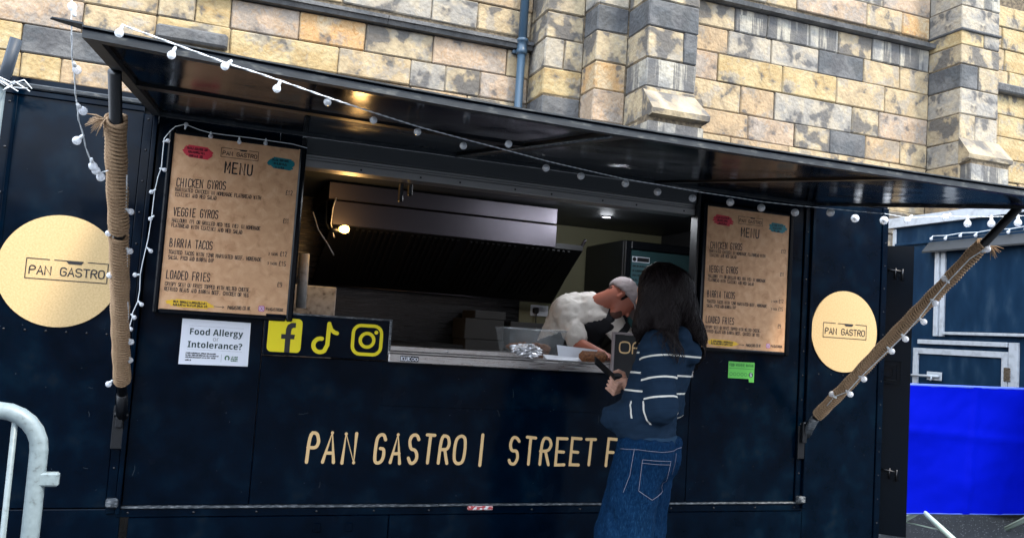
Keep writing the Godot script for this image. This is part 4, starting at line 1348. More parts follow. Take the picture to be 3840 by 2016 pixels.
# ---------------------------------------------------------------- distance fields for bodies and cloth
class Field:
	var o: Vector3
	var c: float
	var nx: int
	var ny: int
	var nz: int
	var f: PackedFloat32Array

	func _init(a: Vector3, b: Vector3, cell: float):
		o = a
		c = cell
		nx = int((b.x - a.x) / cell) + 2
		ny = int((b.y - a.y) / cell) + 2
		nz = int((b.z - a.z) / cell) + 2
		f = PackedFloat32Array()
		f.resize(nx * ny * nz)
		f.fill(0.2)

	# tapered capsule joined with a smooth minimum; sq flattens it along the axis sd
	func cap(a: Vector3, b: Vector3, ra: float, rb: float, k := 0.02, sd := Vector3.ZERO, sq := 1.0) -> void:
		var m: float = max(ra, rb) * max(1.0, sq) + k + c * 2.0
		var lo := Vector3(min(a.x, b.x), min(a.y, b.y), min(a.z, b.z)) - Vector3.ONE * m - o
		var hi := Vector3(max(a.x, b.x), max(a.y, b.y), max(a.z, b.z)) + Vector3.ONE * m - o
		var x0: int = max(0, int(lo.x / c)); var x1: int = min(nx - 1, int(hi.x / c) + 1)
		var y0: int = max(0, int(lo.y / c)); var y1: int = min(ny - 1, int(hi.y / c) + 1)
		var z0: int = max(0, int(lo.z / c)); var z1: int = min(nz - 1, int(hi.z / c) + 1)
		var ab := b - a
		var l2: float = max(ab.length_squared(), 1e-9)
		var sqz := sd != Vector3.ZERO
		for z in range(z0, z1 + 1):
			for y in range(y0, y1 + 1):
				var i := (z * ny + y) * nx + x0
				for x in range(x0, x1 + 1):
					var p := o + Vector3(x, y, z) * c - a
					var t := clampf(p.dot(ab) / l2, 0.0, 1.0)
					var q := p - ab * t
					if sqz:
						q += sd * (q.dot(sd) * (1.0 / sq - 1.0))
					var d := q.length() - (ra + (rb - ra) * t)
					var g := f[i]
					var h: float = max(k - abs(g - d), 0.0) / k
					f[i] = min(g, d) - h * h * k * 0.25
					i += 1

	func cut(a: Vector3, n: Vector3) -> void:
		# keep only the side that n points away from
		for z in nz:
			for y in ny:
				for x in nx:
					var i := (z * ny + y) * nx + x
					f[i] = max(f[i], (o + Vector3(x, y, z) * c - a).dot(n))

	func at(p: Vector3) -> float:
		var q := (p - o) / c
		var x := clampi(int(q.x), 0, nx - 2); var y := clampi(int(q.y), 0, ny - 2); var z := clampi(int(q.z), 0, nz - 2)
		var u := clampf(q.x - x, 0, 1); var v := clampf(q.y - y, 0, 1); var w := clampf(q.z - z, 0, 1)
		var i := (z * ny + y) * nx + x
		var s := nx * ny
		return lerpf(lerpf(lerpf(f[i], f[i + 1], u), lerpf(f[i + nx], f[i + nx + 1], u), v), lerpf(lerpf(f[i + s], f[i + s + 1], u), lerpf(f[i + s + nx], f[i + s + nx + 1], u), v), w)

	func grad(p: Vector3) -> Vector3:
		var e := c * 0.8
		return Vector3(at(p + Vector3(e, 0, 0)) - at(p - Vector3(e, 0, 0)), at(p + Vector3(0, e, 0)) - at(p - Vector3(0, e, 0)), at(p + Vector3(0, 0, e)) - at(p - Vector3(0, 0, e))).normalized()

	# surface from outside p along d
	func hit(p: Vector3, d: Vector3) -> Vector3:
		for i in 60:
			var s := at(p)
			if s < 0.0005:
				break
			p += d * max(s * 0.8, 0.001)
		return p

	# surface nets: returns [vertices, triangle indices]
	func nets() -> Array:
		var V := PackedVector3Array()
		var id := PackedInt32Array()
		id.resize(nx * ny * nz)
		id.fill(-1)
		var s := nx * ny
		for z in nz - 1:
			for y in ny - 1:
				var i := (z * ny + y) * nx
				for x in nx - 1:
					var a0 := f[i]
					if abs(a0) < c * 2.5:
						var v := [a0, f[i + 1], f[i + nx], f[i + nx + 1], f[i + s], f[i + s + 1], f[i + s + nx], f[i + s + nx + 1]]
						var neg := 0
						for q in v:
							if q < 0.0:
								neg += 1
						if neg > 0 and neg < 8:
							var sum := Vector3.ZERO
							var n := 0
							for e in [[0, 1], [2, 3], [4, 5], [6, 7], [0, 2], [1, 3], [4, 6], [5, 7], [0, 4], [1, 5], [2, 6], [3, 7]]:
								var p: float = v[e[0]]
								var q: float = v[e[1]]
								if (p < 0.0) != (q < 0.0):
									var t := p / (p - q)
									var A := Vector3(e[0] & 1, (e[0] >> 1) & 1, e[0] >> 2)
									var B := Vector3(e[1] & 1, (e[1] >> 1) & 1, e[1] >> 2)
									sum += A.lerp(B, t)
									n += 1
							id[i] = V.size()
							V.append(o + (Vector3(x, y, z) + sum / n) * c)
					i += 1
		var T := PackedInt32Array()
		for z in range(1, nz - 1):
			for y in range(1, ny - 1):
				for x in range(1, nx - 1):
					var i := (z * ny + y) * nx + x
					var a := f[i]
					if abs(a) > c * 2.5:
						continue
					for ax in 3:
						var b := f[i + [1, nx, s][ax]]
						if (a < 0.0) == (b < 0.0):
							continue
						var d1: int = [nx, s, 1][ax]
						var d2: int = [s, 1, nx][ax]
						var q := [id[i], id[i - d1], id[i - d1 - d2], id[i - d2]]
						if q[0] < 0 or q[1] < 0 or q[2] < 0 or q[3] < 0:
							continue
						if a < 0.0:
							T.append_array(PackedInt32Array([q[0], q[2], q[1], q[0], q[3], q[2]]))
						else:
							T.append_array(PackedInt32Array([q[0], q[1], q[2], q[0], q[2], q[3]]))
		return [V, T]

# mesh of a field with folds: fold noise moves the surface in and out; uvf gives a print coordinate per triangle
func field_mesh(F: Field, fold := 0.0, fscale := Vector3.ONE, sd := 1, uvf = null, colf = null) -> ArrayMesh:
	var r := F.nets()
	var V: PackedVector3Array = r[0]
	var T: PackedInt32Array = r[1]
	var N := PackedVector3Array()
	N.resize(V.size())
	var n := FastNoiseLite.new()
	n.seed = sd
	n.frequency = 1.0
	n.fractal_octaves = 3
	for i in V.size():
		var g := F.grad(V[i])
		N[i] = g
		if fold > 0.0:
			var e = 1.0 - abs(n.get_noise_3dv(V[i] * fscale)) * 3.0
			V[i] += g * e * fold
	if fold > 0.0:
		# normals from the folded surface
		N.fill(Vector3.ZERO)
		for i in range(0, T.size(), 3):
			var fn := (V[T[i + 2]] - V[T[i]]).cross(V[T[i + 1]] - V[T[i]])
			for j in 3:
				N[T[i + j]] += fn
		for i in N.size():
			N[i] = N[i].normalized()
	var arr := []
	arr.resize(Mesh.ARRAY_MAX)
	if uvf != null:
		var v2 := PackedVector3Array(); var n2 := PackedVector3Array(); var u2 := PackedVector2Array()
		for i in range(0, T.size(), 3):
			var c := (V[T[i]] + V[T[i + 1]] + V[T[i + 2]]) / 3.0
			for j in 3:
				v2.append(V[T[i + j]])
				n2.append(N[T[i + j]])
				u2.append(uvf.call(V[T[i + j]], c))
		arr[Mesh.ARRAY_VERTEX] = v2
		arr[Mesh.ARRAY_NORMAL] = n2
		arr[Mesh.ARRAY_TEX_UV] = u2
	else:
		arr[Mesh.ARRAY_VERTEX] = V
		arr[Mesh.ARRAY_NORMAL] = N
		arr[Mesh.ARRAY_INDEX] = T
		if colf != null:
			var C := PackedColorArray()
			for v in V:
				C.append(colf.call(v))
			arr[Mesh.ARRAY_COLOR] = C
	var m := ArrayMesh.new()
	m.add_surface_from_arrays(Mesh.PRIMITIVE_TRIANGLES, arr)
	return m

func head_field(F: Field, c: Vector3, fw: Vector3, up: Vector3, s := 1.0) -> void:
	# skull, jaw, nose, brow, lips, ears; c is the middle of the head, fw where the face looks
	var rt := fw.cross(up).normalized()
	F.cap(c + up * 0.025 * s - fw * 0.02 * s, c + up * 0.03 * s + fw * 0.018 * s, 0.082 * s, 0.078 * s, 0.02, rt, 0.9)
	F.cap(c - up * 0.02 * s + fw * 0.045 * s, c - up * 0.078 * s + fw * 0.062 * s, 0.056 * s, 0.034 * s, 0.03, rt, 1.05)
	F.cap(c + fw * 0.088 * s + up * 0.022 * s, c + fw * 0.112 * s - up * 0.016 * s, 0.009 * s, 0.014 * s, 0.012)
	F.cap(c + fw * 0.080 * s + up * 0.036 * s + rt * 0.035 * s, c + fw * 0.080 * s + up * 0.036 * s - rt * 0.035 * s, 0.016 * s, 0.016 * s, 0.014)
	F.cap(c + fw * 0.090 * s - up * 0.046 * s + rt * 0.018 * s, c + fw * 0.090 * s - up * 0.046 * s - rt * 0.018 * s, 0.010 * s, 0.010 * s, 0.010)
	for q in [1, -1]:
		F.cap(c + rt * 0.076 * s * q + up * 0.026 * s - fw * 0.012 * s, c + rt * 0.073 * s * q - up * 0.020 * s - fw * 0.004 * s, 0.015 * s, 0.010 * s, 0.008)

func finger(F: Field, p: Array, r: float) -> void:
	for i in p.size() - 1:
		F.cap(p[i], p[i + 1], r * (1.0 - 0.10 * i), r * (1.0 - 0.10 * (i + 1)), 0.004)

func build_customer() -> void:
	var fw := Vector3(-0.70, 0, -0.714)
	var lf := Vector3(-0.714, 0, 0.70)
	var up := Vector3.UP
	var hip := Vector3(2.072, 0.84, 0.75)
	var sh := Vector3(2.135, 1.36, 0.75)
	var hd := Vector3(2.095, 1.595, 0.735)
	var per := thing("person", "person with long dark hair in a navy striped hoodie and blue jeans holding a phone", "person", Vector3(2.07, 0, 0.75))
	# ---- skin: head, neck, right hand, forearms, shoes hidden below
	var hf := (fw + Vector3(-0.15, -0.35, 0)).normalized()
	var hu := (up - hf * up.dot(hf)).normalized()
	var F := Field.new(hd - Vector3(0.16, 0.27, 0.16), hd + Vector3(0.16, 0.17, 0.16), 0.0075)
	head_field(F, hd, hf, hu)
	F.cap(sh + Vector3(-0.01, 0.0, 0.0), hd - hu * 0.05 - hf * 0.02, 0.062, 0.052, 0.03)
	var body := field_mesh(F)
	# arm inside the sleeve and the hand round the phone
	var ph := Vector3(1.985, 1.172, 0.50)
	var hc := ph + Vector3(0.05, -0.015, 0.005)
	F = Field.new(hc - Vector3(0.15, 0.13, 0.13), hc + Vector3(0.22, 0.13, 0.14), 0.004)
	F.cap(hc + Vector3(0.20, -0.09, 0.06), hc + Vector3(0.055, -0.03, 0.015), 0.036, 0.028, 0.01)
	F.cap(hc + Vector3(0.055, -0.03, 0.015), hc + Vector3(0.005, -0.012, 0.02), 0.030, 0.026, 0.02)
	F.cap(hc + Vector3(0.03, -0.035, 0.035), hc + Vector3(-0.01, -0.02, -0.015), 0.022, 0.02, 0.02)
	for i in 4:
		var b := hc + Vector3(-0.008 - i * 0.004, -0.012 - i * 0.017, 0.030 - i * 0.004)
		finger(F, [b, b + Vector3(-0.032, -0.012, 0.006), b + Vector3(-0.055, 0.002 + i * 0.002, -0.002), b + Vector3(-0.066, 0.022 - i * 0.002, -0.012)], 0.0092)
	finger(F, [hc + Vector3(0.025, 0.0, -0.005), hc + Vector3(0.002, 0.032, 0.014), hc + Vector3(-0.028, 0.042, 0.016), hc + Vector3(-0.048, 0.036, 0.012)], 0.0105)
	var st := SurfaceTool.new()
	st.append_from(body, 0, Transform3D())
	st.append_from(field_mesh(F), 0, Transform3D())
	var bd := part("body", st.commit(), M.skin, per)
	# ---- jeans
	F = Field.new(Vector3(1.75, -0.01, 0.42), Vector3(2.40, 1.0, 1.08), 0.0125)
	for s in [1, -1]:
		var h = hip + lf * 0.085 * s
		var foot = Vector3(2.04, 0.03, 0.75) + lf * 0.105 * s + fw * 0.03
		var knee = (h + foot) * 0.5 + fw * 0.035 + lf * 0.01 * s
		F.cap(h + Vector3(0, 0.03, 0), knee + Vector3(0, 0.03, 0), 0.116, 0.124, 0.03)
		F.cap(knee, foot, 0.124, 0.126, 0.04)
		F.cap(hip + lf * 0.070 * s - fw * 0.045 - up * 0.03, hip + lf * 0.070 * s - fw * 0.035 + up * 0.01, 0.092, 0.09, 0.05)
	F.cap(hip + lf * 0.055 + up * 0.06, hip - lf * 0.055 + up * 0.06, 0.112, 0.112, 0.05)
	F.cut(Vector3(2.07, 0.90, 0.75), up)
	var jeans := part("jeans", field_mesh(F, 0.010, Vector3(8, 3.4, 8), 4), M.denim, per)
	# seams and back pocket as stitched ribbons lying on the cloth
	var eye := Vector3(-0.45, 0.02, 1.0).normalized()
	var rt := eye.cross(up).normalized() * -1.0
	var draw := func(line: Array, wd: float) -> SurfaceTool:
		var w := mb(false)
		for i in line.size() - 1:
			var pp := []
			for j in 7:
				var a: Vector2 = line[i].lerp(line[i + 1], j / 6.0)
				var p := F.hit(Vector3(0, a.y, 0) + rt * a.x + Vector3(2.07, 0, 0.75) + eye * 0.4, -eye)
				pp.append(p + F.grad(p) * 0.0115)
			tube(w, pp, wd, 4)
		return w
	for l in [[Vector2(-0.04, 0.815), Vector2(0.085, 0.812), Vector2(0.066, 0.672), Vector2(0.008, 0.635), Vector2(-0.052, 0.675), Vector2(-0.04, 0.815)], [Vector2(-0.04, 0.800), Vector2(0.084, 0.797)], [Vector2(-0.075, 0.86), Vector2(-0.09, 0.74), Vector2(-0.115, 0.66)], [Vector2(-0.13, 0.850), Vector2(-0.06, 0.858), Vector2(0.05, 0.853), Vector2(0.15, 0.862)], [Vector2(0.118, 0.84), Vector2(0.112, 0.74)]]:
		part("stitching", draw.call(l, 0.0012), M.thread, jeans)
	# ---- hoodie
	F = Field.new(Vector3(1.70, 0.82, 0.36), Vector3(2.50, 1.56, 1.12), 0.0115)
	var Ls := sh + lf * 0.150 + Vector3(0, -0.03, 0)
	var Rs := sh - lf * 0.150 + Vector3(0, -0.03, 0)
	var Le := Vector3(2.035, 1.055, 0.925)
	var Lw := Vector3(1.895, 0.985, 0.70)
	var Re := sh - lf * 0.24 + fw * 0.02 + Vector3(0, -0.33, 0)
	var Rw := hc + Vector3(0.10, -0.05, 0.025)
	F.cap(Ls, Rs, 0.070, 0.070, 0.05)
	for s in [1, -1]:
		F.cap(sh + lf * 0.075 * s + Vector3(0, -0.08, 0) - fw * 0.01, hip + lf * 0.055 * s + Vector3(-0.0, 0.14, 0) + fw * 0.02, 0.118, 0.125, 0.05)
	F.cap(hip + lf * 0.05 + up * 0.10 + fw * 0.02, hip - lf * 0.05 + up * 0.10 + fw * 0.02, 0.122, 0.122, 0.03)
	F.cap(hip + lf * 0.05 + up * 0.045, hip - lf * 0.05 + up * 0.045, 0.114, 0.114, 0.02)
	F.cap(sh + Vector3(0, 0.0, 0), sh + Vector3(-0.015, 0.07, 0.0), 0.085, 0.068, 0.05)
	# hood lying on the back
	F.cap(sh - fw * 0.095 + lf * 0.09 + Vector3(0, 0.025, 0), sh - fw * 0.12 + Vector3(0, -0.05, 0), 0.045, 0.050, 0.03)
	F.cap(sh - fw * 0.095 - lf * 0.09 + Vector3(0, 0.025, 0), sh - fw * 0.12 + Vector3(0, -0.05, 0), 0.045, 0.050, 0.03)
	F.cap(sh + lf * 0.10 + fw * 0.02 + Vector3(0, 0.035, 0), sh - fw * 0.09 + lf * 0.08 + Vector3(0, 0.04, 0), 0.034, 0.04, 0.02)
	# sleeves
	F.cap(Ls, Le, 0.074, 0.066, 0.03)
	F.cap(Le, Lw, 0.066, 0.056, 0.03)
	F.cap(Rs, Re, 0.072, 0.062, 0.03)
	F.cap(Re, Rw, 0.062, 0.046, 0.03)
	# front pouch
	F.cap(hip + fw * 0.115 + lf * 0.06 + up * 0.14, hip + fw * 0.115 - lf * 0.06 + up * 0.14, 0.055, 0.055, 0.05)
	F.cut(Vector3(2.07, 0.862, 0.75), -up)
	var ua := Le - Ls
	var fa := Lw - Le
	var seg := func(p: Vector3, a: Vector3, b: Vector3) -> Vector2:
		var t := clampf((p - a).dot(b - a) / (b - a).length_squared(), -0.2, 1.0)
		return Vector2(t, (p - a - (b - a) * t).length())
	var uvf := func(p: Vector3, c: Vector3) -> Vector2:
		var s1: Vector2 = seg.call(c, Ls, Le)
		var s2: Vector2 = seg.call(c, Le, Lw)
		var outer := (c - sh).dot(lf) > 0.09
		if s2.y < 0.074 and outer and s2.x > 0.12 and c.y < 1.13:
			return Vector2(0.75, 0.345 + (p - Le).dot(fa) / fa.length())
		if s1.y < 0.084 and outer and s1.x > 0.06:
			return Vector2(0.75, (p - Ls).dot(ua) / ua.length())
		var r1: Vector2 = seg.call(c, Rs, Re)
		var r2: Vector2 = seg.call(c, Re, Rw)
		if (r1.y < 0.08 and r1.x > 0.1) or r2.y < 0.07:
			return Vector2(0.75, 0.05 + (p - Rs).length())
		return Vector2(0.25, 1.50 - p.y + 0.03 * (p - sh).dot(lf))
	part("hoodie", field_mesh(F, 0.0055, Vector3(6, 11, 6), 8, uvf), M.striped_knit, per)
	var cloth := F
	# ribbed hem
	var G := Field.new(Vector3(1.85, 0.83, 0.5), Vector3(2.32, 0.95, 1.02), 0.010)
	G.cap(hip + lf * 0.05 + up * 0.05, hip - lf * 0.05 + up * 0.05, 0.1225, 0.1225, 0.02)
	G.cut(Vector3(2.07, 0.848, 0.75), -up)
	G.cut(Vector3(2.07, 0.915, 0.75), up)
	part("hem", field_mesh(G, 0.0012, Vector3(60, 2, 60), 3), M.rib_knit, per)
	# ---- hair: a base mass and loose locks over it
	F = Field.new(hd - Vector3(0.32, 0.40, 0.30), hd + Vector3(0.34, 0.22, 0.28), 0.0115)
	F.cap(hd + hu * 0.046 - hf * 0.020, hd + hu * 0.005 - hf * 0.050, 0.103, 0.108, 0.03)
	F.cap(hd - hf * 0.05 + lf * 0.055, hd - fw * 0.075 + lf * 0.115 - up * 0.20, 0.074, 0.040, 0.05)
	F.cap(hd - hf * 0.05 - lf * 0.055, hd - fw * 0.13 - lf * 0.15 - up * 0.23, 0.080, 0.046, 0.05)
	F.cap(hd - hf * 0.06, hd - fw * 0.165 - up * 0.19 - lf * 0.05, 0.086, 0.044, 0.05)
	F.cap(hd + lf * 0.070 + hf * 0.02, hd + lf * 0.105 + fw * 0.045 - up * 0.17, 0.046, 0.036, 0.05)
	var hair := part("hair", field_mesh(F, 0.006, Vector3(26, 5, 26), 21), M.hair, per)
	var w := mb(false)
	for i in 950:
		var a := rng.randf_range(-2.4, 2.4)
		var d0 := (-hf * cos(a) + lf * sin(a)).normalized()
		var e := rng.randf_range(-0.1, 1.0)
		var s0 := F.hit(hd + (d0 * cos(e) + hu * sin(e)) * 0.26, -(d0 * cos(e) + hu * sin(e)))
		var pts := []
		var rad := []
		var p := s0
		var L := rng.randf_range(0.30, 0.50)
		var ph0 := rng.randf() * TAU
		for j in 13:
			var t := j / 12.0
			var g := F.grad(p)
			pts.append(p + g * (0.004 + 0.010 * t))
			rad.append(0.0036 * (1.0 - 0.85 * t * t) + 0.0003)
			var dn := Vector3(0, -1, 0) - g * g.dot(Vector3(0, -1, 0)) * 0.9
			var side := g.cross(Vector3.UP)
			p += (dn.normalized() + side * 0.7 * sin(ph0 + t * 11.0) - fw * 0.10 * t - lf * 0.12 * t).normalized() * L / 12.0
			if t < 0.62:
				p -= F.grad(p) * clampf(F.at(p), -0.03, 0.03)
			var hc2 := cloth.at(p)
			if hc2 < 0.014:
				p += cloth.grad(p) * (0.014 - hc2)
		tube(w, pts, rad, 4)
	part("locks", w, M.hair, hair).set_meta("kind", "stuff")
	# ---- shoes
	for s in [1, -1]:
		var ft = Vector3(2.04, 0.045, 0.75) + lf * 0.105 * s + fw * 0.03
		F = Field.new(ft - Vector3(0.3, 0.06, 0.3), ft + Vector3(0.3, 0.14, 0.3), 0.014)
		F.cap(ft - fw * 0.04, ft + fw * 0.16, 0.043, 0.036, 0.03)
		F.cap(ft - fw * 0.04, ft + Vector3(0, 0.08, 0), 0.043, 0.045, 0.03)
		part("shoe", field_mesh(F), M.rubber, per)
	# ---- the phone
	w = mb()
	var pB := Basis(Vector3(0.80, -0.58, -0.05).normalized(), Vector3(0.42, 0.42, -0.80).normalized(), Vector3.ZERO)
	pB.z = pB.x.cross(pB.y).normalized()
	pB.y = pB.z.cross(pB.x).normalized()
	var pc := ph + Vector3(-0.045, 0.032, 0.0)
	bevel(w, pc - Vector3(0.075, 0.036, 0.004), pc + Vector3(0.075, 0.036, 0.004), 0.004, pB, pc)
	single("mobile_phone", w, M.black_gloss, "dark phone held in the customer's right hand", "phone")

func build_chef() -> void:
	var per := thing("person", "person in a cream t-shirt, dark apron and grey cap bending over the counter", "person", Vector3(2.30, 0.47, -0.72))
	var hip := Vector3(2.19, 1.03, -0.78)
	var sh := Vector3(2.275, 1.525, -0.55)
	var lf := Vector3(0.80, 0, 0.60)     # line from the near shoulder at the left to the far one
	var hd := Vector3(2.445, 1.612, -0.37)
	var hf := Vector3(0.50, -0.80, 0.34).normalized()
	var hu := (Vector3(0.85, 0.55, 0.1) - hf * hf.dot(Vector3(0.85, 0.55, 0.1))).normalized()
	# skin
	var F := Field.new(hd - Vector3(0.22, 0.20, 0.22), hd + Vector3(0.18, 0.18, 0.18), 0.0075)
	head_field(F, hd, hf, hu, 1.0)
	F.cap(sh + Vector3(0.03, 0.03, 0.04), hd - hu * 0.03 - hf * 0.03, 0.062, 0.056, 0.03)
	var st := SurfaceTool.new()
	st.append_from(field_mesh(F), 0, Transform3D())
	var Ns := Vector3(2.145, 1.525, -0.53)
	var Ne := Vector3(2.195, 1.318, -0.40)
	var Nw := Vector3(2.25, 1.265, -0.18)
	var Fs := Vector3(2.42, 1.47, -0.42)
	var Fe := Vector3(2.54, 1.31, -0.33)
	var Fw := Vector3(2.52, 1.26, -0.14)
	for e in [[Ns, Ne, Nw], [Fs, Fe, Fw]]:
		F = Field.new(Vector3(min(e[1].x, e[2].x) - 0.12, 1.19, -0.56), Vector3(max(e[1].x, e[2].x) + 0.12, 1.48, -0.02), 0.006)
		F.cap(e[0].lerp(e[1], 0.5), e[1], 0.044, 0.040, 0.02)
		F.cap(e[1], e[2], 0.041, 0.028, 0.02)
		var q: Vector3 = e[2]
		F.cap(q, q + Vector3(0.01, -0.006, 0.05), 0.028, 0.026, 0.02, Vector3.UP, 0.7)
		for i in 4:
			var b := q + Vector3(-0.022 + i * 0.017, -0.008, 0.065)
			finger(F, [b, b + Vector3(0, 0.004, 0.03), b + Vector3(0, -0.008, 0.052), b + Vector3(0, -0.022, 0.064)], 0.0085)
		finger(F, [q + Vector3(0.03, -0.005, 0.01), q + Vector3(0.05, -0.01, 0.04), q + Vector3(0.05, -0.02, 0.06)], 0.009)
		st.append_from(field_mesh(F), 0, Transform3D())
	var bd := part("body", st.commit(), M.skin_warm, per)
	# t-shirt
	F = Field.new(Vector3(1.90, 0.95, -1.02), Vector3(2.68, 1.70, -0.20), 0.0125)
	var R := lf.normalized()
	F.cap(Ns + Vector3(0.03, 0, 0), Fs - Vector3(0.03, 0, 0), 0.072, 0.068, 0.06)
	for s in [1, -1]:
		F.cap(sh + R * 0.085 * s + Vector3(0, -0.02, -0.02), hip + R * 0.075 * s, 0.108, 0.115, 0.06)
	F.cap(sh + Vector3(-0.02, 0.02, -0.06), sh + Vector3(0.055, 0.045, 0.05), 0.085, 0.073, 0.06)
	var torso := F.f.duplicate()
	F.cap(Ns, Ne.lerp(Ns, 0.16), 0.070, 0.066, 0.03)
	F.cap(Fs, Fe.lerp(Fs, 0.2), 0.068, 0.062, 0.03)
	var tee := F
	part("t_shirt", field_mesh(F, 0.010, Vector3(9, 7, 9), 17), M.cream_cloth, per)
	# apron: bib in front, wrap round the waist, neck straps
	F = Field.new(Vector3(1.90, 0.95, -1.02), Vector3(2.68, 1.70, -0.20), 0.0125)
	for i in torso.size():
		F.f[i] = torso[i] - 0.012
	F.cut(Vector3(2.28, 1.45, -0.45), Vector3(-0.30, 0.93, -0.2).normalized())
	for s in [1, -1]:
		F.cap(hip + R * 0.08 * s + Vector3(-0.02, 0.16, 0.04), hip + R * 0.10 * s + Vector3(-0.02, -0.02, 0.0), 0.118, 0.128, 0.05)
	part("apron", field_mesh(F, 0.006, Vector3(8, 4, 8), 9), M.apron, per)
	var w := mb()
	for l in [[Vector3(2.36, 1.66, -0.3), Vector3(2.35, 1.58, -0.2), Vector3(2.31, 1.48, -0.2), Vector3(2.27, 1.38, -0.2)], [Vector3(2.46, 1.50, -0.2), Vector3(2.43, 1.44, -0.2), Vector3(2.37, 1.38, -0.2)]]:
		var prev := []
		for i in l.size() - 1:
			for j in 8:
				var a: Vector3 = l[i].lerp(l[i + 1], j / 7.0)
				var p := tee.hit(a + Vector3(-0.1, 0.05, 0.3) * 0.6, Vector3(0.1, -0.05, -0.3).normalized())
				p += tee.grad(p) * 0.011
				var t: Vector3 = (l[i + 1] - l[i]).normalized().cross(tee.grad(p)).normalized() * 0.021
				if prev.size() > 0:
					hexa(w, [prev[0] + prev[1], p + t, p - t, prev[0] - prev[1], prev[0] + prev[1] - prev[2] * 0.004, p + t - tee.grad(p) * 0.004, p - t - tee.grad(p) * 0.004, prev[0] - prev[1] - prev[2] * 0.004])
				prev = [p, t, tee.grad(p)]
	part("apron_strap", w, M.apron, per)
	# hair at the nape and sides, stubble beard
	F = Field.new(hd - Vector3(0.16, 0.16, 0.16), hd + Vector3(0.16, 0.16, 0.16), 0.008)
	F.cap(hd - hf * 0.032 + hu * 0.026, hd - hf * 0.036 - hu * 0.004, 0.078, 0.062, 0.02)
	var rt := hf.cross(hu).normalized()
	for s in [1, -1]:
		F.cap(hd + rt * 0.064 * s + hu * 0.03 + hf * 0.016, hd + rt * 0.066 * s - hu * 0.012 + hf * 0.018, 0.012, 0.008, 0.01)
	part("hair", field_mesh(F, 0.002, Vector3(60, 60, 60), 5), M.hair, per)
	F = Field.new(hd - Vector3(0.16, 0.18, 0.16), hd + Vector3(0.18, 0.16, 0.18), 0.0065)
	F.cap(hd - hu * 0.050 + hf * 0.066, hd - hu * 0.082 + hf * 0.066, 0.040, 0.0335, 0.02, rt, 1.05)
	F.cut(hd + hf * 0.085 - hu * 0.046, (hf * 0.5 + hu).normalized())
	part("beard", field_mesh(F), M.stubble, per)
	w = mb(false)
	for s in [1, -1]:
		var e = hd + rt * 0.033 * s + hu * 0.020 + hf * 0.090
		lathe(w, e - hf * 0.008, hf, [Vector2(0.012, 0), Vector2(0.009, 0.006), Vector2(0, 0.009)], 10)
		tube(w, [e + rt * -0.016 + hu * 0.017, e + hu * 0.022 + hf * 0.004, e + rt * 0.016 + hu * 0.016], 0.004, 5)
	part("brow", w, M.hair, per)
	# cap worn with the peak forward
	F = Field.new(hd - Vector3(0.22, 0.16, 0.22), hd + Vector3(0.22, 0.22, 0.22), 0.008)
	F.cap(hd + hu * 0.042 - hf * 0.024, hd + hu * 0.040 + hf * 0.020, 0.097, 0.093, 0.02)
	F.cut(hd + hu * 0.020 - hf * 0.02, (-hu + hf * 0.22).normalized())
	var cp := part("cap", field_mesh(F, 0.003, Vector3(18, 18, 18), 2), M.cap_cloth, per)
	w = mb(false)
	var rows := []
	for i in 9:
		var a := lerpf(-1.15, 1.15, i / 8.0)
		var e0 := hd + hu * 0.046 + (hf * cos(a) + rt * sin(a)) * 0.088
		var e1 = hd + hu * 0.026 + hf * (0.095 + 0.085 * cos(a)) + rt * sin(a) * 0.085 - hu * 0.012 * abs(sin(a))
		rows.append([e0, e1])
	for i in 8:
		hexa(w, [rows[i][0], rows[i][1], rows[i + 1][1], rows[i + 1][0], rows[i][0] + hu * 0.005, rows[i][1] + hu * 0.005, rows[i + 1][1] + hu * 0.005, rows[i + 1][0] + hu * 0.005])
	part("peak", w, M.cap_cloth, cp)
	w = mb(false)
	lathe(w, hd + hu * 0.139, hu, [Vector2(0.008, 0), Vector2(0.006, 0.005), Vector2(0, 0.007)], 8)
	part("button", w, M.scuffed_red, cp)

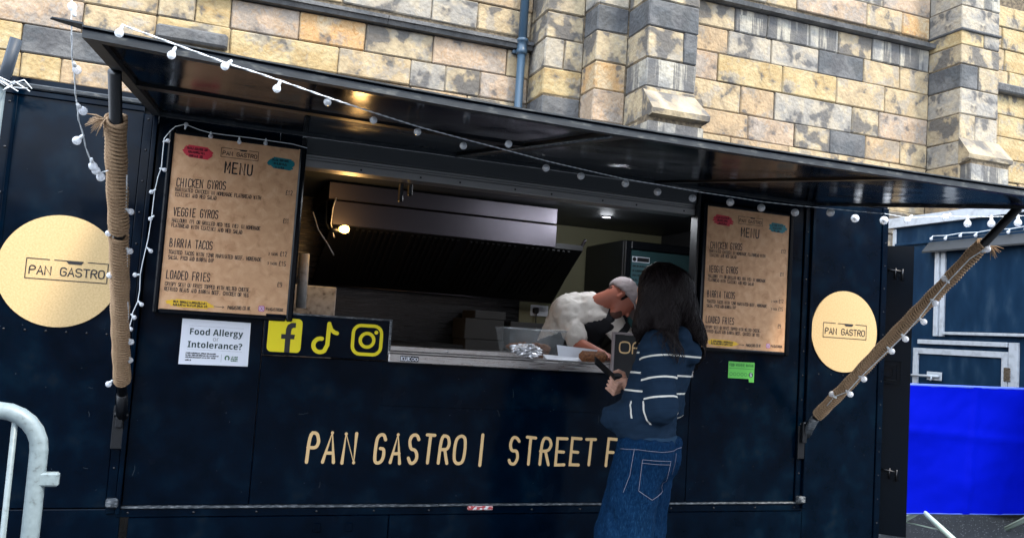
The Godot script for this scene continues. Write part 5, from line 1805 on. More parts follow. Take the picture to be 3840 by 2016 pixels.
# ---------------------------------------------------------------- street things
func build_barriers() -> void:
	var X1 := -0.305
	var Z := 2.30
	var b := thing("crowd_barrier", "pale grey painted steel crowd barrier with a rounded corner at lower left", "barrier", Vector3(-1.4, 0, Z))
	var w := mb(false)
	var pts := [Vector3(X1, 0.03, Z), Vector3(X1, 0.9, Z), Vector3(X1, 1.03, Z)]
	for i in 7:
		var a := PI / 2 * i / 6.0
		pts.append(Vector3(X1 - 0.085 + cos(a) * 0.085, 1.03 + sin(a) * 0.085, Z))
	pts.append(Vector3(-1.4, 1.115, Z))
	for i in 7:
		var a := PI / 2 + PI / 2 * i / 6.0
		pts.append(Vector3(-2.415 + cos(a) * 0.085, 1.03 + sin(a) * 0.085, Z))
	pts.append(Vector3(-2.5, 0.03, Z))
	tube(w, pts, 0.0185, 14)
	part("frame", w, M.barrier_paint, b)
	w = mb(false)
	tube(w, [Vector3(-2.49, 0.2, Z), Vector3(X1 - 0.01, 0.2, Z)], 0.014, 10)
	part("rail", w, M.barrier_paint, b)
	for i in 20:
		w = mb(false)
		var x := X1 - 0.052 - i * 0.105
		tube(w, [Vector3(x, 0.2, Z), Vector3(x, 1.105, Z)], 0.0062, 8)
		part("bar", w, M.barrier_paint, b)
	w = mb()
	bevel(w, Vector3(X1 + 0.005, 0.955, Z - 0.006), Vector3(X1 + 0.046, 0.985, Z + 0.016), 0.004)
	part("hook", w, M.barrier_paint, b)
	for x in [X1, -2.5]:
		w = mb(false)
		tube(w, [Vector3(x, 0.012, Z - 0.3), Vector3(x, 0.035, Z - 0.1), Vector3(x, 0.035, Z + 0.1), Vector3(x, 0.012, Z + 0.3)], 0.012, 8)
		part("foot", w, M.barrier_paint, b)
	# barrier wrapped in a blue sheet
	Z = -0.60
	var c := thing("banner_barrier", "barrier covered with a plain bright blue plastic sheet right of the truck", "barrier", Vector3(5.8, 0, Z))
	w = mb(false)
	var n := FastNoiseLite.new()
	n.seed = 9
	n.frequency = 0.9
	n.fractal_octaves = 4
	var nu := 60
	var nv := 34
	var g := []
	for i in nu + 1:
		var col := []
		for j in nv + 1:
			var u := float(i) / nu
			var v := float(j) / nv
			var p := Vector3(lerpf(4.955, 6.62, u), lerpf(0.225 - 0.025 * u, 1.165 + 0.02 * u, v), Z + 0.02)
			var crease: float = 0.012 * exp(-pow((p.x - 5.62 - 0.1 * (p.y - 0.7)) / 0.03, 2)) + 0.010 * exp(-pow((p.y - 0.80 + 0.06 * (p.x - 5.6)) / 0.025, 2))
			p.z += 0.022 * n.get_noise_2d(p.x * 1.2, p.y * 1.6) + crease
			col.append(p)
		g.append(col)
	for i in nu:
		for j in nv:
			quad(w, g[i][j], g[i + 1][j], g[i + 1][j + 1], g[i][j + 1], g[i][j] - Vector3(0, 0, 1))
	part("sheet", w, M.blue_sheet, c)
	w = mb(false)
	var e1 := []
	var e0 := []
	for i in range(0, nu + 1, 3):
		e1.append(g[i][nv] + Vector3(0, 0, -0.01))
		e0.append(g[i][0] + Vector3(0, 0, -0.004))
	tube(w, e1, 0.012, 8)
	part("hem", w, M.blue_hem, c)
	w = mb(false)
	tube(w, e0, 0.006, 6)
	part("hem", w, M.blue_hem, c)
	w = mb(false)
	tube(w, [Vector3(4.985, 0.05, Z - 0.03), Vector3(4.985, 1.12, Z - 0.03), Vector3(6.6, 1.14, Z - 0.03), Vector3(6.6, 0.05, Z - 0.03)], 0.017, 10)
	part("frame", w, M.barrier_paint, c)
	for x in [5.16, 6.45]:
		w = mb(false)
		tube(w, [Vector3(x + 0.02, 0.24, Z - 0.02), Vector3(x + 0.13, 0.012, Z + 0.30)], 0.021, 10)
		tube(w, [Vector3(x + 0.02, 0.24, Z - 0.02), Vector3(x - 0.05, 0.012, Z - 0.32)], 0.021, 10)
		part("leg", w, M.leg_paint, c)
		w = mb(false)
		tube(w, [Vector3(x + 0.075, 0.125, Z + 0.14), Vector3(x - 0.015, 0.125, Z - 0.17)], 0.005, 6)
		part("brace", w, M.leg_paint, c)

func nbox(st: SurfaceTool, a: Vector3, b: Vector3, t0: float, t1: float) -> void:
	# slab on the neighbour's side wall: a and b are corners on the wall, from t0 to t1 out of it
	bevel(st, Vector3(a.x - t1, min(a.y, b.y), min(a.z, b.z)), Vector3(a.x - t0, max(a.y, b.y), max(a.z, b.z)), 0.003)

func build_neighbour() -> void:
	var X := 6.7
	var z0 := -2.55
	var z1 := 2.2
	var t := thing("catering_trailer", "dark blue catering trailer with white window frames behind the blue sheet", "trailer", Vector3(7.7, 0, -0.2))
	part("body", bx(Vector3(X, 0.35, z0), Vector3(X + 2.0, 2.72, z1)), M.navy_panel, t)
	var w := mb()
	hexa(w, [Vector3(X - 0.05, 2.70, z0 - 0.05), Vector3(X + 2.05, 2.70, z0 - 0.05), Vector3(X + 2.05, 2.70, z1), Vector3(X - 0.05, 2.70, z1),
		Vector3(X - 0.04, 2.80, z0 - 0.04), Vector3(X + 2.04, 2.80, z0 - 0.04), Vector3(X + 2.04, 2.80, z1), Vector3(X - 0.04, 2.80, z1)])
	part("roof", w, M.white_paint, t)
	w = mb()
	bevel(w, Vector3(X - 0.012, 0.36, z0 - 0.012), Vector3(X + 0.05, 2.69, z0 + 0.035), 0.004)
	part("corner_post", w, M.white_paint, t)
	var q := Vector3(6.700, 2.521, -2.353)
	w = mb()
	nbox(w, Vector3(X, q.y - 0.012, z0 + 0.04), Vector3(X, q.y + 0.012, z1), 0.001, 0.03)
	part("gutter", w, M.navy_panel, t)
	# sun visor over the window
	var va := Vector3(6.700, 2.400, -2.061)
	w = mb()
	hexa(w, [Vector3(X - 0.002, va.y + 0.13, va.z), Vector3(X - 0.002, va.y + 0.13, z1), Vector3(X - 0.12, va.y, z1), Vector3(X - 0.12, va.y, va.z),
		Vector3(X - 0.002, va.y + 0.145, va.z), Vector3(X - 0.002, va.y + 0.145, z1), Vector3(X - 0.125, va.y + 0.015, z1), Vector3(X - 0.125, va.y + 0.015, va.z)])
	part("visor", w, M.grey_board, t)
	# window: white jamb and sill, dark shutter
	var wl := Vector3(6.700, 1.596, -1.976)
	var wr := Vector3(6.700, 1.625, -1.869)
	w = mb()
	nbox(w, Vector3(X, wl.y, wl.z), Vector3(X, va.y + 0.05, lerpf(wl.z, wr.z, 0.45)), 0.001, 0.045)
	nbox(w, Vector3(X, wl.y, lerpf(wl.z, wr.z, 0.55)), Vector3(X, va.y + 0.05, wr.z), 0.001, 0.03)
	var wf := part("window_frame", w, M.white_paint, t)
	w = mb()
	nbox(w, Vector3(X, wr.y - 0.012, wr.z + 0.003), Vector3(X, wr.y + 0.014, z1), 0.001, 0.05)
	part("sill", w, M.white_paint, wf)
	w = mb()
	nbox(w, Vector3(X, wr.y + 0.02, wr.z + 0.006), Vector3(X, va.y + 0.04, z1), 0.001, 0.015)
	part("shutter", w, M.navy_panel, wf)
	# lower hatch
	var ha := Vector3(6.700, 1.475, -2.227)
	var hb := Vector3(6.700, 1.504, -1.168)
	w = mb()
	nbox(w, Vector3(X, 0.6, ha.z), Vector3(X, ha.y, ha.z + 0.06), 0.001, 0.03)
	nbox(w, Vector3(X, ha.y - 0.055, ha.z + 0.062), Vector3(X, ha.y, hb.z - 0.062), 0.001, 0.03)
	nbox(w, Vector3(X, 0.6, hb.z - 0.06), Vector3(X, ha.y, hb.z), 0.001, 0.03)
	var hf := part("hatch_frame", w, M.white_paint, t)
	w = mb()
	nbox(w, Vector3(X, 0.62, ha.z + 0.062), Vector3(X, ha.y - 0.057, hb.z - 0.062), 0.001, 0.012)
	part("hatch_panel", w, M.navy_panel, hf)
	w = mb()
	var ht := Vector3(6.700, 1.529, -2.149)
	nbox(w, Vector3(X, ht.y - 0.012, ha.z + 0.06), Vector3(X, ht.y + 0.03, hb.z), 0.001, 0.04)
	nbox(w, Vector3(X, 0.6, hb.z + 0.008), Vector3(X, ht.y + 0.03, hb.z + 0.10), 0.001, 0.028)
	part("outer_frame", w, M.white_paint, hf)
	w = mb(false)
	var ba := Vector3(6.700, 1.204, -2.216)
	var bb := Vector3(6.700, 1.212, -1.883)
	tube(w, [ba + Vector3(-0.05, 0, 0), bb + Vector3(-0.05, 0, 0)], 0.012, 8)
	tube(w, [bb + Vector3(-0.05, 0, -0.08), bb + Vector3(-0.07, -0.045, -0.08)], 0.009, 8)
	part("bolt", w, M.white_paint, hf)
	w = mb()
	nbox(w, bb + Vector3(0, -0.04, -0.16), bb + Vector3(0, 0.04, 0.02), 0.03, 0.036)
	part("bolt_plate", w, M.white_paint, hf)
	var hc := Vector3(6.700, 1.279, -1.163)
	w = mb()
	nbox(w, hc + Vector3(0, -0.06, -0.035), hc + Vector3(0, 0.06, 0.035), 0.031, 0.037)
	part("hinge", w, M.steel, hf)
	for z in [-1.6, -0.2, 1.2]:
		w = mb(false)
		lathe(w, Vector3(X + 0.08, 0.32, z), Vector3(1, 0, 0), [Vector2(0, 0), Vector2(0.18, 0), Vector2(0.30, 0.02), Vector2(0.32, 0.07), Vector2(0.32, 0.14), Vector2(0.2, 0.2), Vector2(0, 0.2)], 22)
		part("wheel", w, M.rubber, t)
	# small fairy lights along its gutter
	var cab := []
	var bl := []
	for i in 12:
		var z := z0 + 0.55 + i * 0.17
		cab.append(Vector3(X - 0.05, q.y + 0.05 - 0.01 * (i % 2), z))
		bl.append([cab[-1], cab[-1] + Vector3(-0.02, -0.03, 0)])
	lights("string_lights", "row of small pale lights along the dark blue trailer's gutter", cab, bl, 0.016, 0.005, M.bulb_glass, false)

func build_pole() -> void:
	var p := thing("sleeved_pole", "thin grey pole with a dark sleeve on top at the truck's left corner", "pole", Vector3(-0.93, 0, 0.12))
	var w := mb(false)
	tube(w, [Vector3(-0.955, 0, 0.10), Vector3(-0.905, 2.30, 0.16)], 0.014, 10)
	part("pole", w, M.pipe_grey, p)
	w = mb(false)
	tube(w, [Vector3(-0.908, 2.29, 0.16), Vector3(-0.872, 2.505, 0.17)], 0.026, 12)
	part("sleeve", w, M.grey_sleeve, p)
	w = mb(false)
	for i in 6:
		var q := Vector3(-0.895 + rng.randf() * 0.02, 2.285 + rng.randf() * 0.015, 0.18)
		tube(w, [q, q + Vector3(rng.randf_range(-0.05, 0.10), rng.randf_range(-0.03, 0.03), 0.02), q + Vector3(rng.randf_range(-0.02, 0.10), rng.randf_range(-0.02, 0.01), 0.01)], 0.003, 5)
	part("twine", w, M.white_plastic, p)

func build_ground() -> void:
	var w := mb()
	quad(w, Vector3(-150, 0, -150), Vector3(150, 0, -150), Vector3(150, 0, 150), Vector3(-150, 0, 150), Vector3(0, -1, 0))
	structure("ground", w, M.asphalt)
	# stones of the road surface in view at the lower right
	w = mb()
	for i in 2600:
		var p := Vector3(rng.randf_range(4.3, 7.0), 0.0, rng.randf_range(-2.0, 1.6))
		var r := rng.randf_range(0.003, 0.007)
		tri(w, p + Vector3(r, 0, 0), p + Vector3(-r, 0, r), p + Vector3(0, r, 0), p - Vector3(0, 1, 0))
		tri(w, p + Vector3(-r, 0, r), p + Vector3(-r, 0, -r), p + Vector3(0, r, 0), p - Vector3(0, 1, 0))
		tri(w, p + Vector3(-r, 0, -r), p + Vector3(r, 0, 0), p + Vector3(0, r, 0), p - Vector3(0, 1, 0))
	var o := single("gravel", w, M.grit, "pale grit scattered on the dark asphalt by the truck", "gravel")
	o.set_meta("kind", "stuff")

func build_street_behind() -> void:
	# terrace across the square: the glossy panels mirror it
	var specs := [[-26.0, -13.0, 7.0, 21.0], [-12.8, 1.8, 3.5, 20.0], [2.0, 6.5, 8.5, 21.0], [6.7, 16.0, 6.2, 20.5], [16.2, 30.0, 9.0, 21.0]]
	var words := ["tall dark stone house at the far left of the terrace opposite", "low slate roofed house in the terrace opposite the truck", "tall dark stone house in the middle of the terrace opposite", "lower stone house right of the middle of the terrace opposite", "tallest stone house at the far right of the terrace opposite"]
	for i in specs.size():
		var s: Array = specs[i]
		var h := thing("terrace_house", words[i], "house", Vector3((s[0] + s[1]) / 2, 0, s[3] + 3), "terrace across the square")
		part("wall", bx(Vector3(s[0], 0, s[3]), Vector3(s[1], s[2], s[3] + 6)), M.st_h, h)
		var w := mb()
		hexa(w, [Vector3(s[0], s[2], s[3] - 0.2), Vector3(s[1], s[2], s[3] - 0.2), Vector3(s[1], s[2], s[3] + 6), Vector3(s[0], s[2], s[3] + 6),
			Vector3(s[0], s[2] + 1.3, s[3] + 2.9), Vector3(s[1], s[2] + 1.3, s[3] + 2.9), Vector3(s[1], s[2] + 1.3, s[3] + 3.1), Vector3(s[0], s[2] + 1.3, s[3] + 3.1)])
		part("roof", w, M.slate, h)
		var x: float = s[0] + 0.9
		while x < s[1] - 1.4:
			var y := 0.9
			while y < s[2] - 1.8:
				w = mb()
				box(w, Vector3(x, y, s[3] - 0.03), Vector3(x + 0.95, y + 1.5, s[3] + 0.05))
				var wi := part("window", w, M.white_paint, h)
				part("pane", bx(Vector3(x + 0.08, y + 0.08, s[3] - 0.05), Vector3(x + 0.87, y + 1.42, s[3] - 0.031)), M.black_gloss, wi)
				y += 2.7
			x += 2.3

# ---------------------------------------------------------------- materials
func materials() -> void:
	var wob := normal_tex(0.006, 1.6, 256, 31, 2)
	var paint := mat(lin(0.0042, 0.0085, 0.0155), 0.13)
	paint.albedo_color = Color.WHITE
	paint.albedo_texture = noise_tex(0.02, [[0.0, lin(0.0002, 0.002, 0.006)], [0.55, lin(0.0004, 0.004, 0.011)], [0.8, lin(0.001, 0.007, 0.016)], [1.0, lin(0.005, 0.010, 0.016)]], 256, 5, 5)
	paint.roughness = 1.0
	paint.roughness_texture = noise_tex(0.012, [[0.0, Color(0.10, 0.10, 0.10)], [0.6, Color(0.16, 0.16, 0.16)], [1.0, Color(0.34, 0.34, 0.34)]], 256, 8, 5)
	paint.metallic_specular = 0.22
	paint.normal_enabled = true
	paint.normal_texture = wob
	paint.normal_scale = 0.25
	tri_map(paint, Vector3(0.8, 0.8, 0.8))
	M.paint = paint
	var au := paint.duplicate()
	au.normal_scale = 0.4
	au.metallic_specular = 0.18
	M.awning_under = au
	var ae := mat(Color.WHITE, 0.6)
	ae.albedo_texture = noise_tex(0.03, [[0.0, lin(0.006, 0.010, 0.015)], [0.62, lin(0.014, 0.020, 0.027)], [0.78, lin(0.05, 0.055, 0.056)], [1.0, lin(0.14, 0.14, 0.13)]], 256, 14, 6)
	M.awning_edge = tri_map(ae, Vector3(1.6, 5, 1.6))
	M.scuff = mat(lin(0.035, 0.05, 0.065), 0.6)
	M.black_metal = mat(lin(0.002, 0.003, 0.005), 0.4)
	M.black_gloss = mat(lin(0.0012, 0.003, 0.006), 0.2)
	M.black_gloss.metallic_specular = 0.3
	M.dark_floor = mat(lin(0.012, 0.012, 0.014), 0.6)
	M.rubber = mat(lin(0.01, 0.01, 0.011), 0.75)
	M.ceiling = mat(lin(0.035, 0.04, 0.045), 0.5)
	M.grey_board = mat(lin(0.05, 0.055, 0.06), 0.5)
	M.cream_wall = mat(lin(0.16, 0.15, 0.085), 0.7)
	var gw := mat(Color.WHITE, 0.5, 0.0)
	gw.albedo_texture = noise_tex(0.05, [[0.0, lin(0.015, 0.02, 0.025)], [0.45, lin(0.06, 0.07, 0.08)], [0.7, lin(0.18, 0.19, 0.20)], [1.0, lin(0.4, 0.4, 0.4)]], 256, 22, 5)
	M.grey_worn = tri_map(gw, Vector3(2, 6, 2))
	var sr := mat(Color.WHITE, 0.5)
	sr.albedo_texture = noise_tex(0.03, [[0.0, lin(0.35, 0.03, 0.04)], [0.5, lin(0.5, 0.1, 0.1)], [0.56, lin(0.75, 0.72, 0.7)], [1.0, lin(0.6, 0.6, 0.6)]], 128, 3, 3)
	M.scuffed_red = tri_map(sr, Vector3(6, 6, 6))
	var br := normal_tex(0.06, 1.0, 256, 41, 3)
	var steel := mat(lin(0.46, 0.45, 0.45), 0.28, 1.0)
	steel.normal_enabled = true
	steel.normal_texture = br
	steel.normal_scale = 0.08
	steel.roughness = 1.0
	steel.roughness_texture = noise_tex(0.03, [[0.0, Color(0.2, 0.2, 0.2)], [1.0, Color(0.42, 0.42, 0.42)]], 256, 42, 4)
	tri_map(steel, Vector3(0.6, 12, 3))
	M.steel = steel
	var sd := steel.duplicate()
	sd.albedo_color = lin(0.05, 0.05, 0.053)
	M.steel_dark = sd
	var shd := steel.duplicate()
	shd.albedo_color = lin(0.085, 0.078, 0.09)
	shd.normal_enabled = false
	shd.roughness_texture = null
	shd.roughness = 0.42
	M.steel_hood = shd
	M.soot_steel = mat(lin(0.012, 0.012, 0.013), 0.5, 0.3)
	M.alu = mat(lin(0.40, 0.40, 0.40), 0.42, 0.85)
	var wd := mat(Color.WHITE, 0.55)
	wd.albedo_texture = noise_tex(0.03, [[0.0, lin(0.10, 0.09, 0.08)], [0.3, lin(0.42, 0.41, 0.40)], [0.6, lin(0.55, 0.55, 0.54)], [1.0, lin(0.6, 0.6, 0.6)]], 256, 61, 6)
	M.white_dirty = tri_map(wd, Vector3(2, 2, 2))
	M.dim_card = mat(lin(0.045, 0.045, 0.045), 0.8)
	# paper and print
	var kr := mat(Color.WHITE, 0.32)
	kr.albedo_texture = noise_tex(0.02, [[0.0, lin(0.46, 0.25, 0.13)], [0.3, lin(0.60, 0.345, 0.19)], [0.6, lin(0.65, 0.385, 0.215)], [1.0, lin(0.72, 0.46, 0.28)]], 512, 71, 9, 60.0)
	kr.roughness = 0.45
	kr.metallic_specular = 0.25
	M.kraft = tri_map(kr, Vector3(1.6, 1.6, 1.6))
	var kg := mat(Color.WHITE, 0.7)
	kg.albedo_texture = noise_tex(0.25, [[0.0, lin(0.54, 0.37, 0.18)], [0.45, lin(0.62, 0.44, 0.22)], [0.62, lin(0.65, 0.47, 0.24)], [1.0, lin(0.69, 0.51, 0.28)]], 256, 72, 3)
	kg.metallic_specular = 0.15
	M.kraft_gold = tri_map(kg, Vector3(1.5, 1.5, 1.5))
	M.gold_vinyl = mat(lin(0.72, 0.48, 0.22), 0.5)
	M.yellow_vinyl = mat(lin(0.80, 0.66, 0.0), 0.5)
	M.green_vinyl = mat(lin(0.14, 0.58, 0.09), 0.4)
	M.green_ink = mat(lin(0.01, 0.10, 0.03), 0.6)
	M.ink = mat(lin(0.012, 0.012, 0.015), 0.6)
	M.ink_green = mat(lin(0.01, 0.035, 0.035), 0.6)
	M.grey_ink = mat(lin(0.30, 0.30, 0.32), 0.7)
	M.paper = mat(lin(0.72, 0.74, 0.80), 0.55)
	M.red_ink = mat(lin(0.62, 0.035, 0.06), 0.5)
	M.red_dark = mat(lin(0.10, 0.0, 0.01), 0.6)
	M.teal_ink = mat(lin(0.0, 0.17, 0.20), 0.5)
	M.teal_dark = mat(lin(0.0, 0.02, 0.03), 0.6)
	M.yellow_ink = mat(lin(0.80, 0.48, 0.02), 0.5)
	M.magenta_ink = mat(lin(0.42, 0.02, 0.22), 0.5)
	M.teal_paper = mat(lin(0.06, 0.14, 0.16), 0.6)
	M.chalk = mat(lin(0.012, 0.012, 0.014), 0.8)
	M.frame_grey = mat(lin(0.24, 0.20, 0.20), 0.6)
	# rope, plastic, glass
	var rp := mat(Color.WHITE, 0.9)
	rp.albedo_texture = noise_tex(0.12, [[0.0, lin(0.16, 0.09, 0.05)], [0.5, lin(0.36, 0.235, 0.135)], [1.0, lin(0.56, 0.40, 0.25)]], 256, 81, 4)
	M.rope = tri_map(rp, Vector3(5, 5, 5))
	M.white_plastic = mat(lin(0.75, 0.78, 0.80), 0.4)
	var bg := mat(Color(0.97, 0.98, 1.0, 0.55), 0.04)
	bg.transparency = BaseMaterial3D.TRANSPARENCY_ALPHA
	M.bulb_glass = bg
	var bf: StandardMaterial3D = bg.duplicate()
	bf.albedo_color = Color(0.98, 0.99, 1.0, 0.68)
	M.bulb_frost = bf
	var tg := mat(Color(0.10, 0.26, 0.28, 0.75), 0.08)
	tg.transparency = BaseMaterial3D.TRANSPARENCY_ALPHA
	M.teal_glass = mat(lin(0.03, 0.07, 0.075), 0.12)
	var cp := mat(Color(0.8, 0.85, 0.88, 0.10), 0.12)
	cp.transparency = BaseMaterial3D.TRANSPARENCY_ALPHA
	M.clear_plastic = cp
	M.foil = mat(lin(0.75, 0.75, 0.77), 0.34, 1.0)
	var bd := mat(Color.WHITE, 0.75)
	bd.albedo_texture = noise_tex(0.08, [[0.0, lin(0.05, 0.015, 0.006)], [0.5, lin(0.20, 0.075, 0.025)], [1.0, lin(0.36, 0.16, 0.06)]], 128, 91, 4)
	M.bread = tri_map(bd, Vector3(6, 6, 6))
	for e in [["glow_warm", Color(1.0, 0.74, 0.36), 3.0], ["glow_warm2", Color(1.0, 0.70, 0.30), 1.0], ["glow_white", Color(0.95, 0.97, 1.0), 1.2]]:
		var g := mat(e[1], 0.5)
		g.emission_enabled = true
		g.emission = e[1]
		g.emission_energy_multiplier = e[2]
		M[e[0]] = g
	# street
	var bp := mat(Color.WHITE, 0.4)
	bp.albedo_texture = noise_tex(0.05, [[0.0, lin(0.06, 0.07, 0.07)], [0.3, lin(0.16, 0.20, 0.21)], [1.0, lin(0.21, 0.26, 0.27)]], 256, 101, 6)
	M.barrier_paint = tri_map(bp, Vector3(4, 4, 4))
	M.leg_paint = mat(lin(0.5, 0.62, 0.52), 0.45)
	M.blue_sheet = mat(lin(0.0, 0.005, 0.42), 0.6)
	M.blue_sheet.metallic_specular = 0.15
	M.blue_hem = mat(lin(0.08, 0.14, 0.60), 0.4)
	var nv := mat(Color.WHITE, 0.34)
	nv.albedo_texture = noise_tex(0.02, [[0.0, lin(0.006, 0.022, 0.05)], [0.6, lin(0.010, 0.034, 0.072)], [1.0, lin(0.03, 0.06, 0.10)]], 256, 111, 5)
	nv.metallic_specular = 0.2
	M.navy_panel = tri_map(nv, Vector3(1, 0.4, 1))
	var wp := mat(Color.WHITE, 0.5)
	wp.albedo_texture = noise_tex(0.012, [[0.0, lin(0.40, 0.42, 0.45)], [0.4, lin(0.52, 0.55, 0.58)], [1.0, lin(0.57, 0.60, 0.64)]], 256, 115, 4)
	M.white_paint = tri_map(wp, Vector3(3, 3, 3))
	M.pipe_grey = mat(lin(0.10, 0.13, 0.14), 0.5)
	M.grey_sleeve = mat(lin(0.02, 0.03, 0.045), 0.5)
	M.st_h = mat(lin(0.30, 0.23, 0.18), 0.9)
	M.slate = mat(lin(0.03, 0.03, 0.035), 0.8)
	var asp := mat(Color.WHITE, 0.85)
	asp.albedo_texture = noise_tex(0.25, [[0.0, lin(0.02, 0.024, 0.03)], [0.5, lin(0.05, 0.058, 0.068)], [0.8, lin(0.10, 0.11, 0.125)], [1.0, lin(0.2, 0.21, 0.22)]], 512, 121, 3)
	asp.normal_enabled = true
	asp.normal_texture = normal_tex(0.2, 6.0, 256, 122, 3)
	M.asphalt = tri_map(asp, Vector3(1.2, 1.2, 1.2))
	M.grit = mat(lin(0.20, 0.21, 0.22), 0.9)
	# people
	M.skin = mat(lin(0.50, 0.27, 0.19), 0.5)
	M.skin_warm = mat(lin(0.42, 0.14, 0.09), 0.5)
	M.hair = mat(lin(0.007, 0.004, 0.0045), 0.5)
	M.hair.metallic_specular = 0.3
	M.stubble = mat(lin(0.10, 0.045, 0.032), 0.8)
	var dn := mat(Color.WHITE, 0.85)
	dn.albedo_texture = noise_tex(0.05, [[0.0, lin(0.001, 0.007, 0.024)], [0.45, lin(0.002, 0.016, 0.048)], [0.7, lin(0.005, 0.026, 0.068)], [1.0, lin(0.03, 0.085, 0.16)]], 512, 131, 5)
	dn.metallic_specular = 0.15
	dn.normal_enabled = true
	dn.normal_texture = normal_tex(0.3, 3.0, 256, 132, 2)
	M.denim = tri_map(dn, Vector3(7.0, 1.1, 7.0))
	M.thread = mat(lin(0.20, 0.19, 0.24), 0.8)
	var im := Image.create(64, 1024, false, Image.FORMAT_RGB8)
	var navy := lin(0.012, 0.025, 0.046)
	var cream := lin(0.62, 0.60, 0.54)
	im.fill(navy)
	for s in [0.20, 0.293, 0.378, 0.475]:
		im.fill_rect(Rect2i(0, int(s * 1024), 32, 9), cream)
	for s in [0.045, 0.145, 0.235, 0.40, 0.47]:
		im.fill_rect(Rect2i(32, int(s * 1024), 32, 9), cream)
	for y in 1024:
		for x in 64:
			im.set_pixel(x, y, im.get_pixel(x, y) * rng.randf_range(0.88, 1.08))
	var kn := mat(Color.WHITE, 0.9)
	kn.albedo_texture = ImageTexture.create_from_image(im)
	kn.metallic_specular = 0.12
	M.striped_knit = kn
	M.rib_knit = mat(lin(0.018, 0.040, 0.072), 0.9)
	M.rib_knit.metallic_specular = 0.12
	M.cream_cloth = mat(lin(0.66, 0.62, 0.57), 0.85)
	M.apron = mat(lin(0.006, 0.008, 0.013), 0.8)
	M.cap_cloth = mat(lin(0.33, 0.28, 0.28), 0.9)

func _ready() -> void:
	rng.seed = 20240611
	# ---- camera
	var cam := Camera3D.new()
	cam.name = "camera"
	cam.position = CAM
	cam.rotation_degrees = Vector3(4.34021619, -19.75240827, 3.73730245)
	cam.fov = 34.906
	cam.near = 0.05
	cam.far = 400.0
	add_child(cam)
	cam.current = true
	# ---- bright overcast sky
	var env := Environment.new()
	env.background_mode = Environment.BG_SKY
	var sky := Sky.new()
	var sm := ProceduralSkyMaterial.new()
	sm.sky_top_color = Color(0.80, 0.85, 0.92)
	sm.sky_horizon_color = Color(0.90, 0.93, 0.97)
	sm.sky_curve = 0.2
	sm.ground_bottom_color = Color(0.12, 0.12, 0.13)
	sm.ground_horizon_color = Color(0.5, 0.52, 0.55)
	sm.sun_angle_max = 0.0
	sky.sky_material = sm
	env.sky = sky
	env.background_energy_multiplier = 1.0
	env.tonemap_mode = Environment.TONE_MAPPER_LINEAR
	env.tonemap_exposure = 5.5
	env.sdfgi_enabled = true
	env.ssao_enabled = true
	env.ssil_enabled = true
	var we := WorldEnvironment.new()
	we.name = "world_environment"
	we.environment = env
	add_child(we)
	var sun := DirectionalLight3D.new()
	sun.name = "sun"
	sun.light_color = Color(1.0, 0.95, 0.87)
	sun.light_energy = 0.26
	sun.light_angular_distance = 10.0
	sun.shadow_enabled = true
	add_child(sun)
	sun.look_at_from_position(Vector3.ZERO, Vector3(-0.32, -0.85, -0.62))
	# ---- large structure
	materials()
	build_ground()
	build_church()
	build_street_behind()
	build_truck()
	build_neighbour()
	# ---- things
	build_inside_things()
	build_board(-0.193, 1.362, "kraft paper menu in a black frame at the left of the hatch", 0.0)
	build_board(2.795, 1.348, "kraft paper menu in a black frame at the right behind the customer", 0.0)
	build_notice()
	build_barriers()
	build_pole()
	build_customer()
	build_chef()
	build_strings()

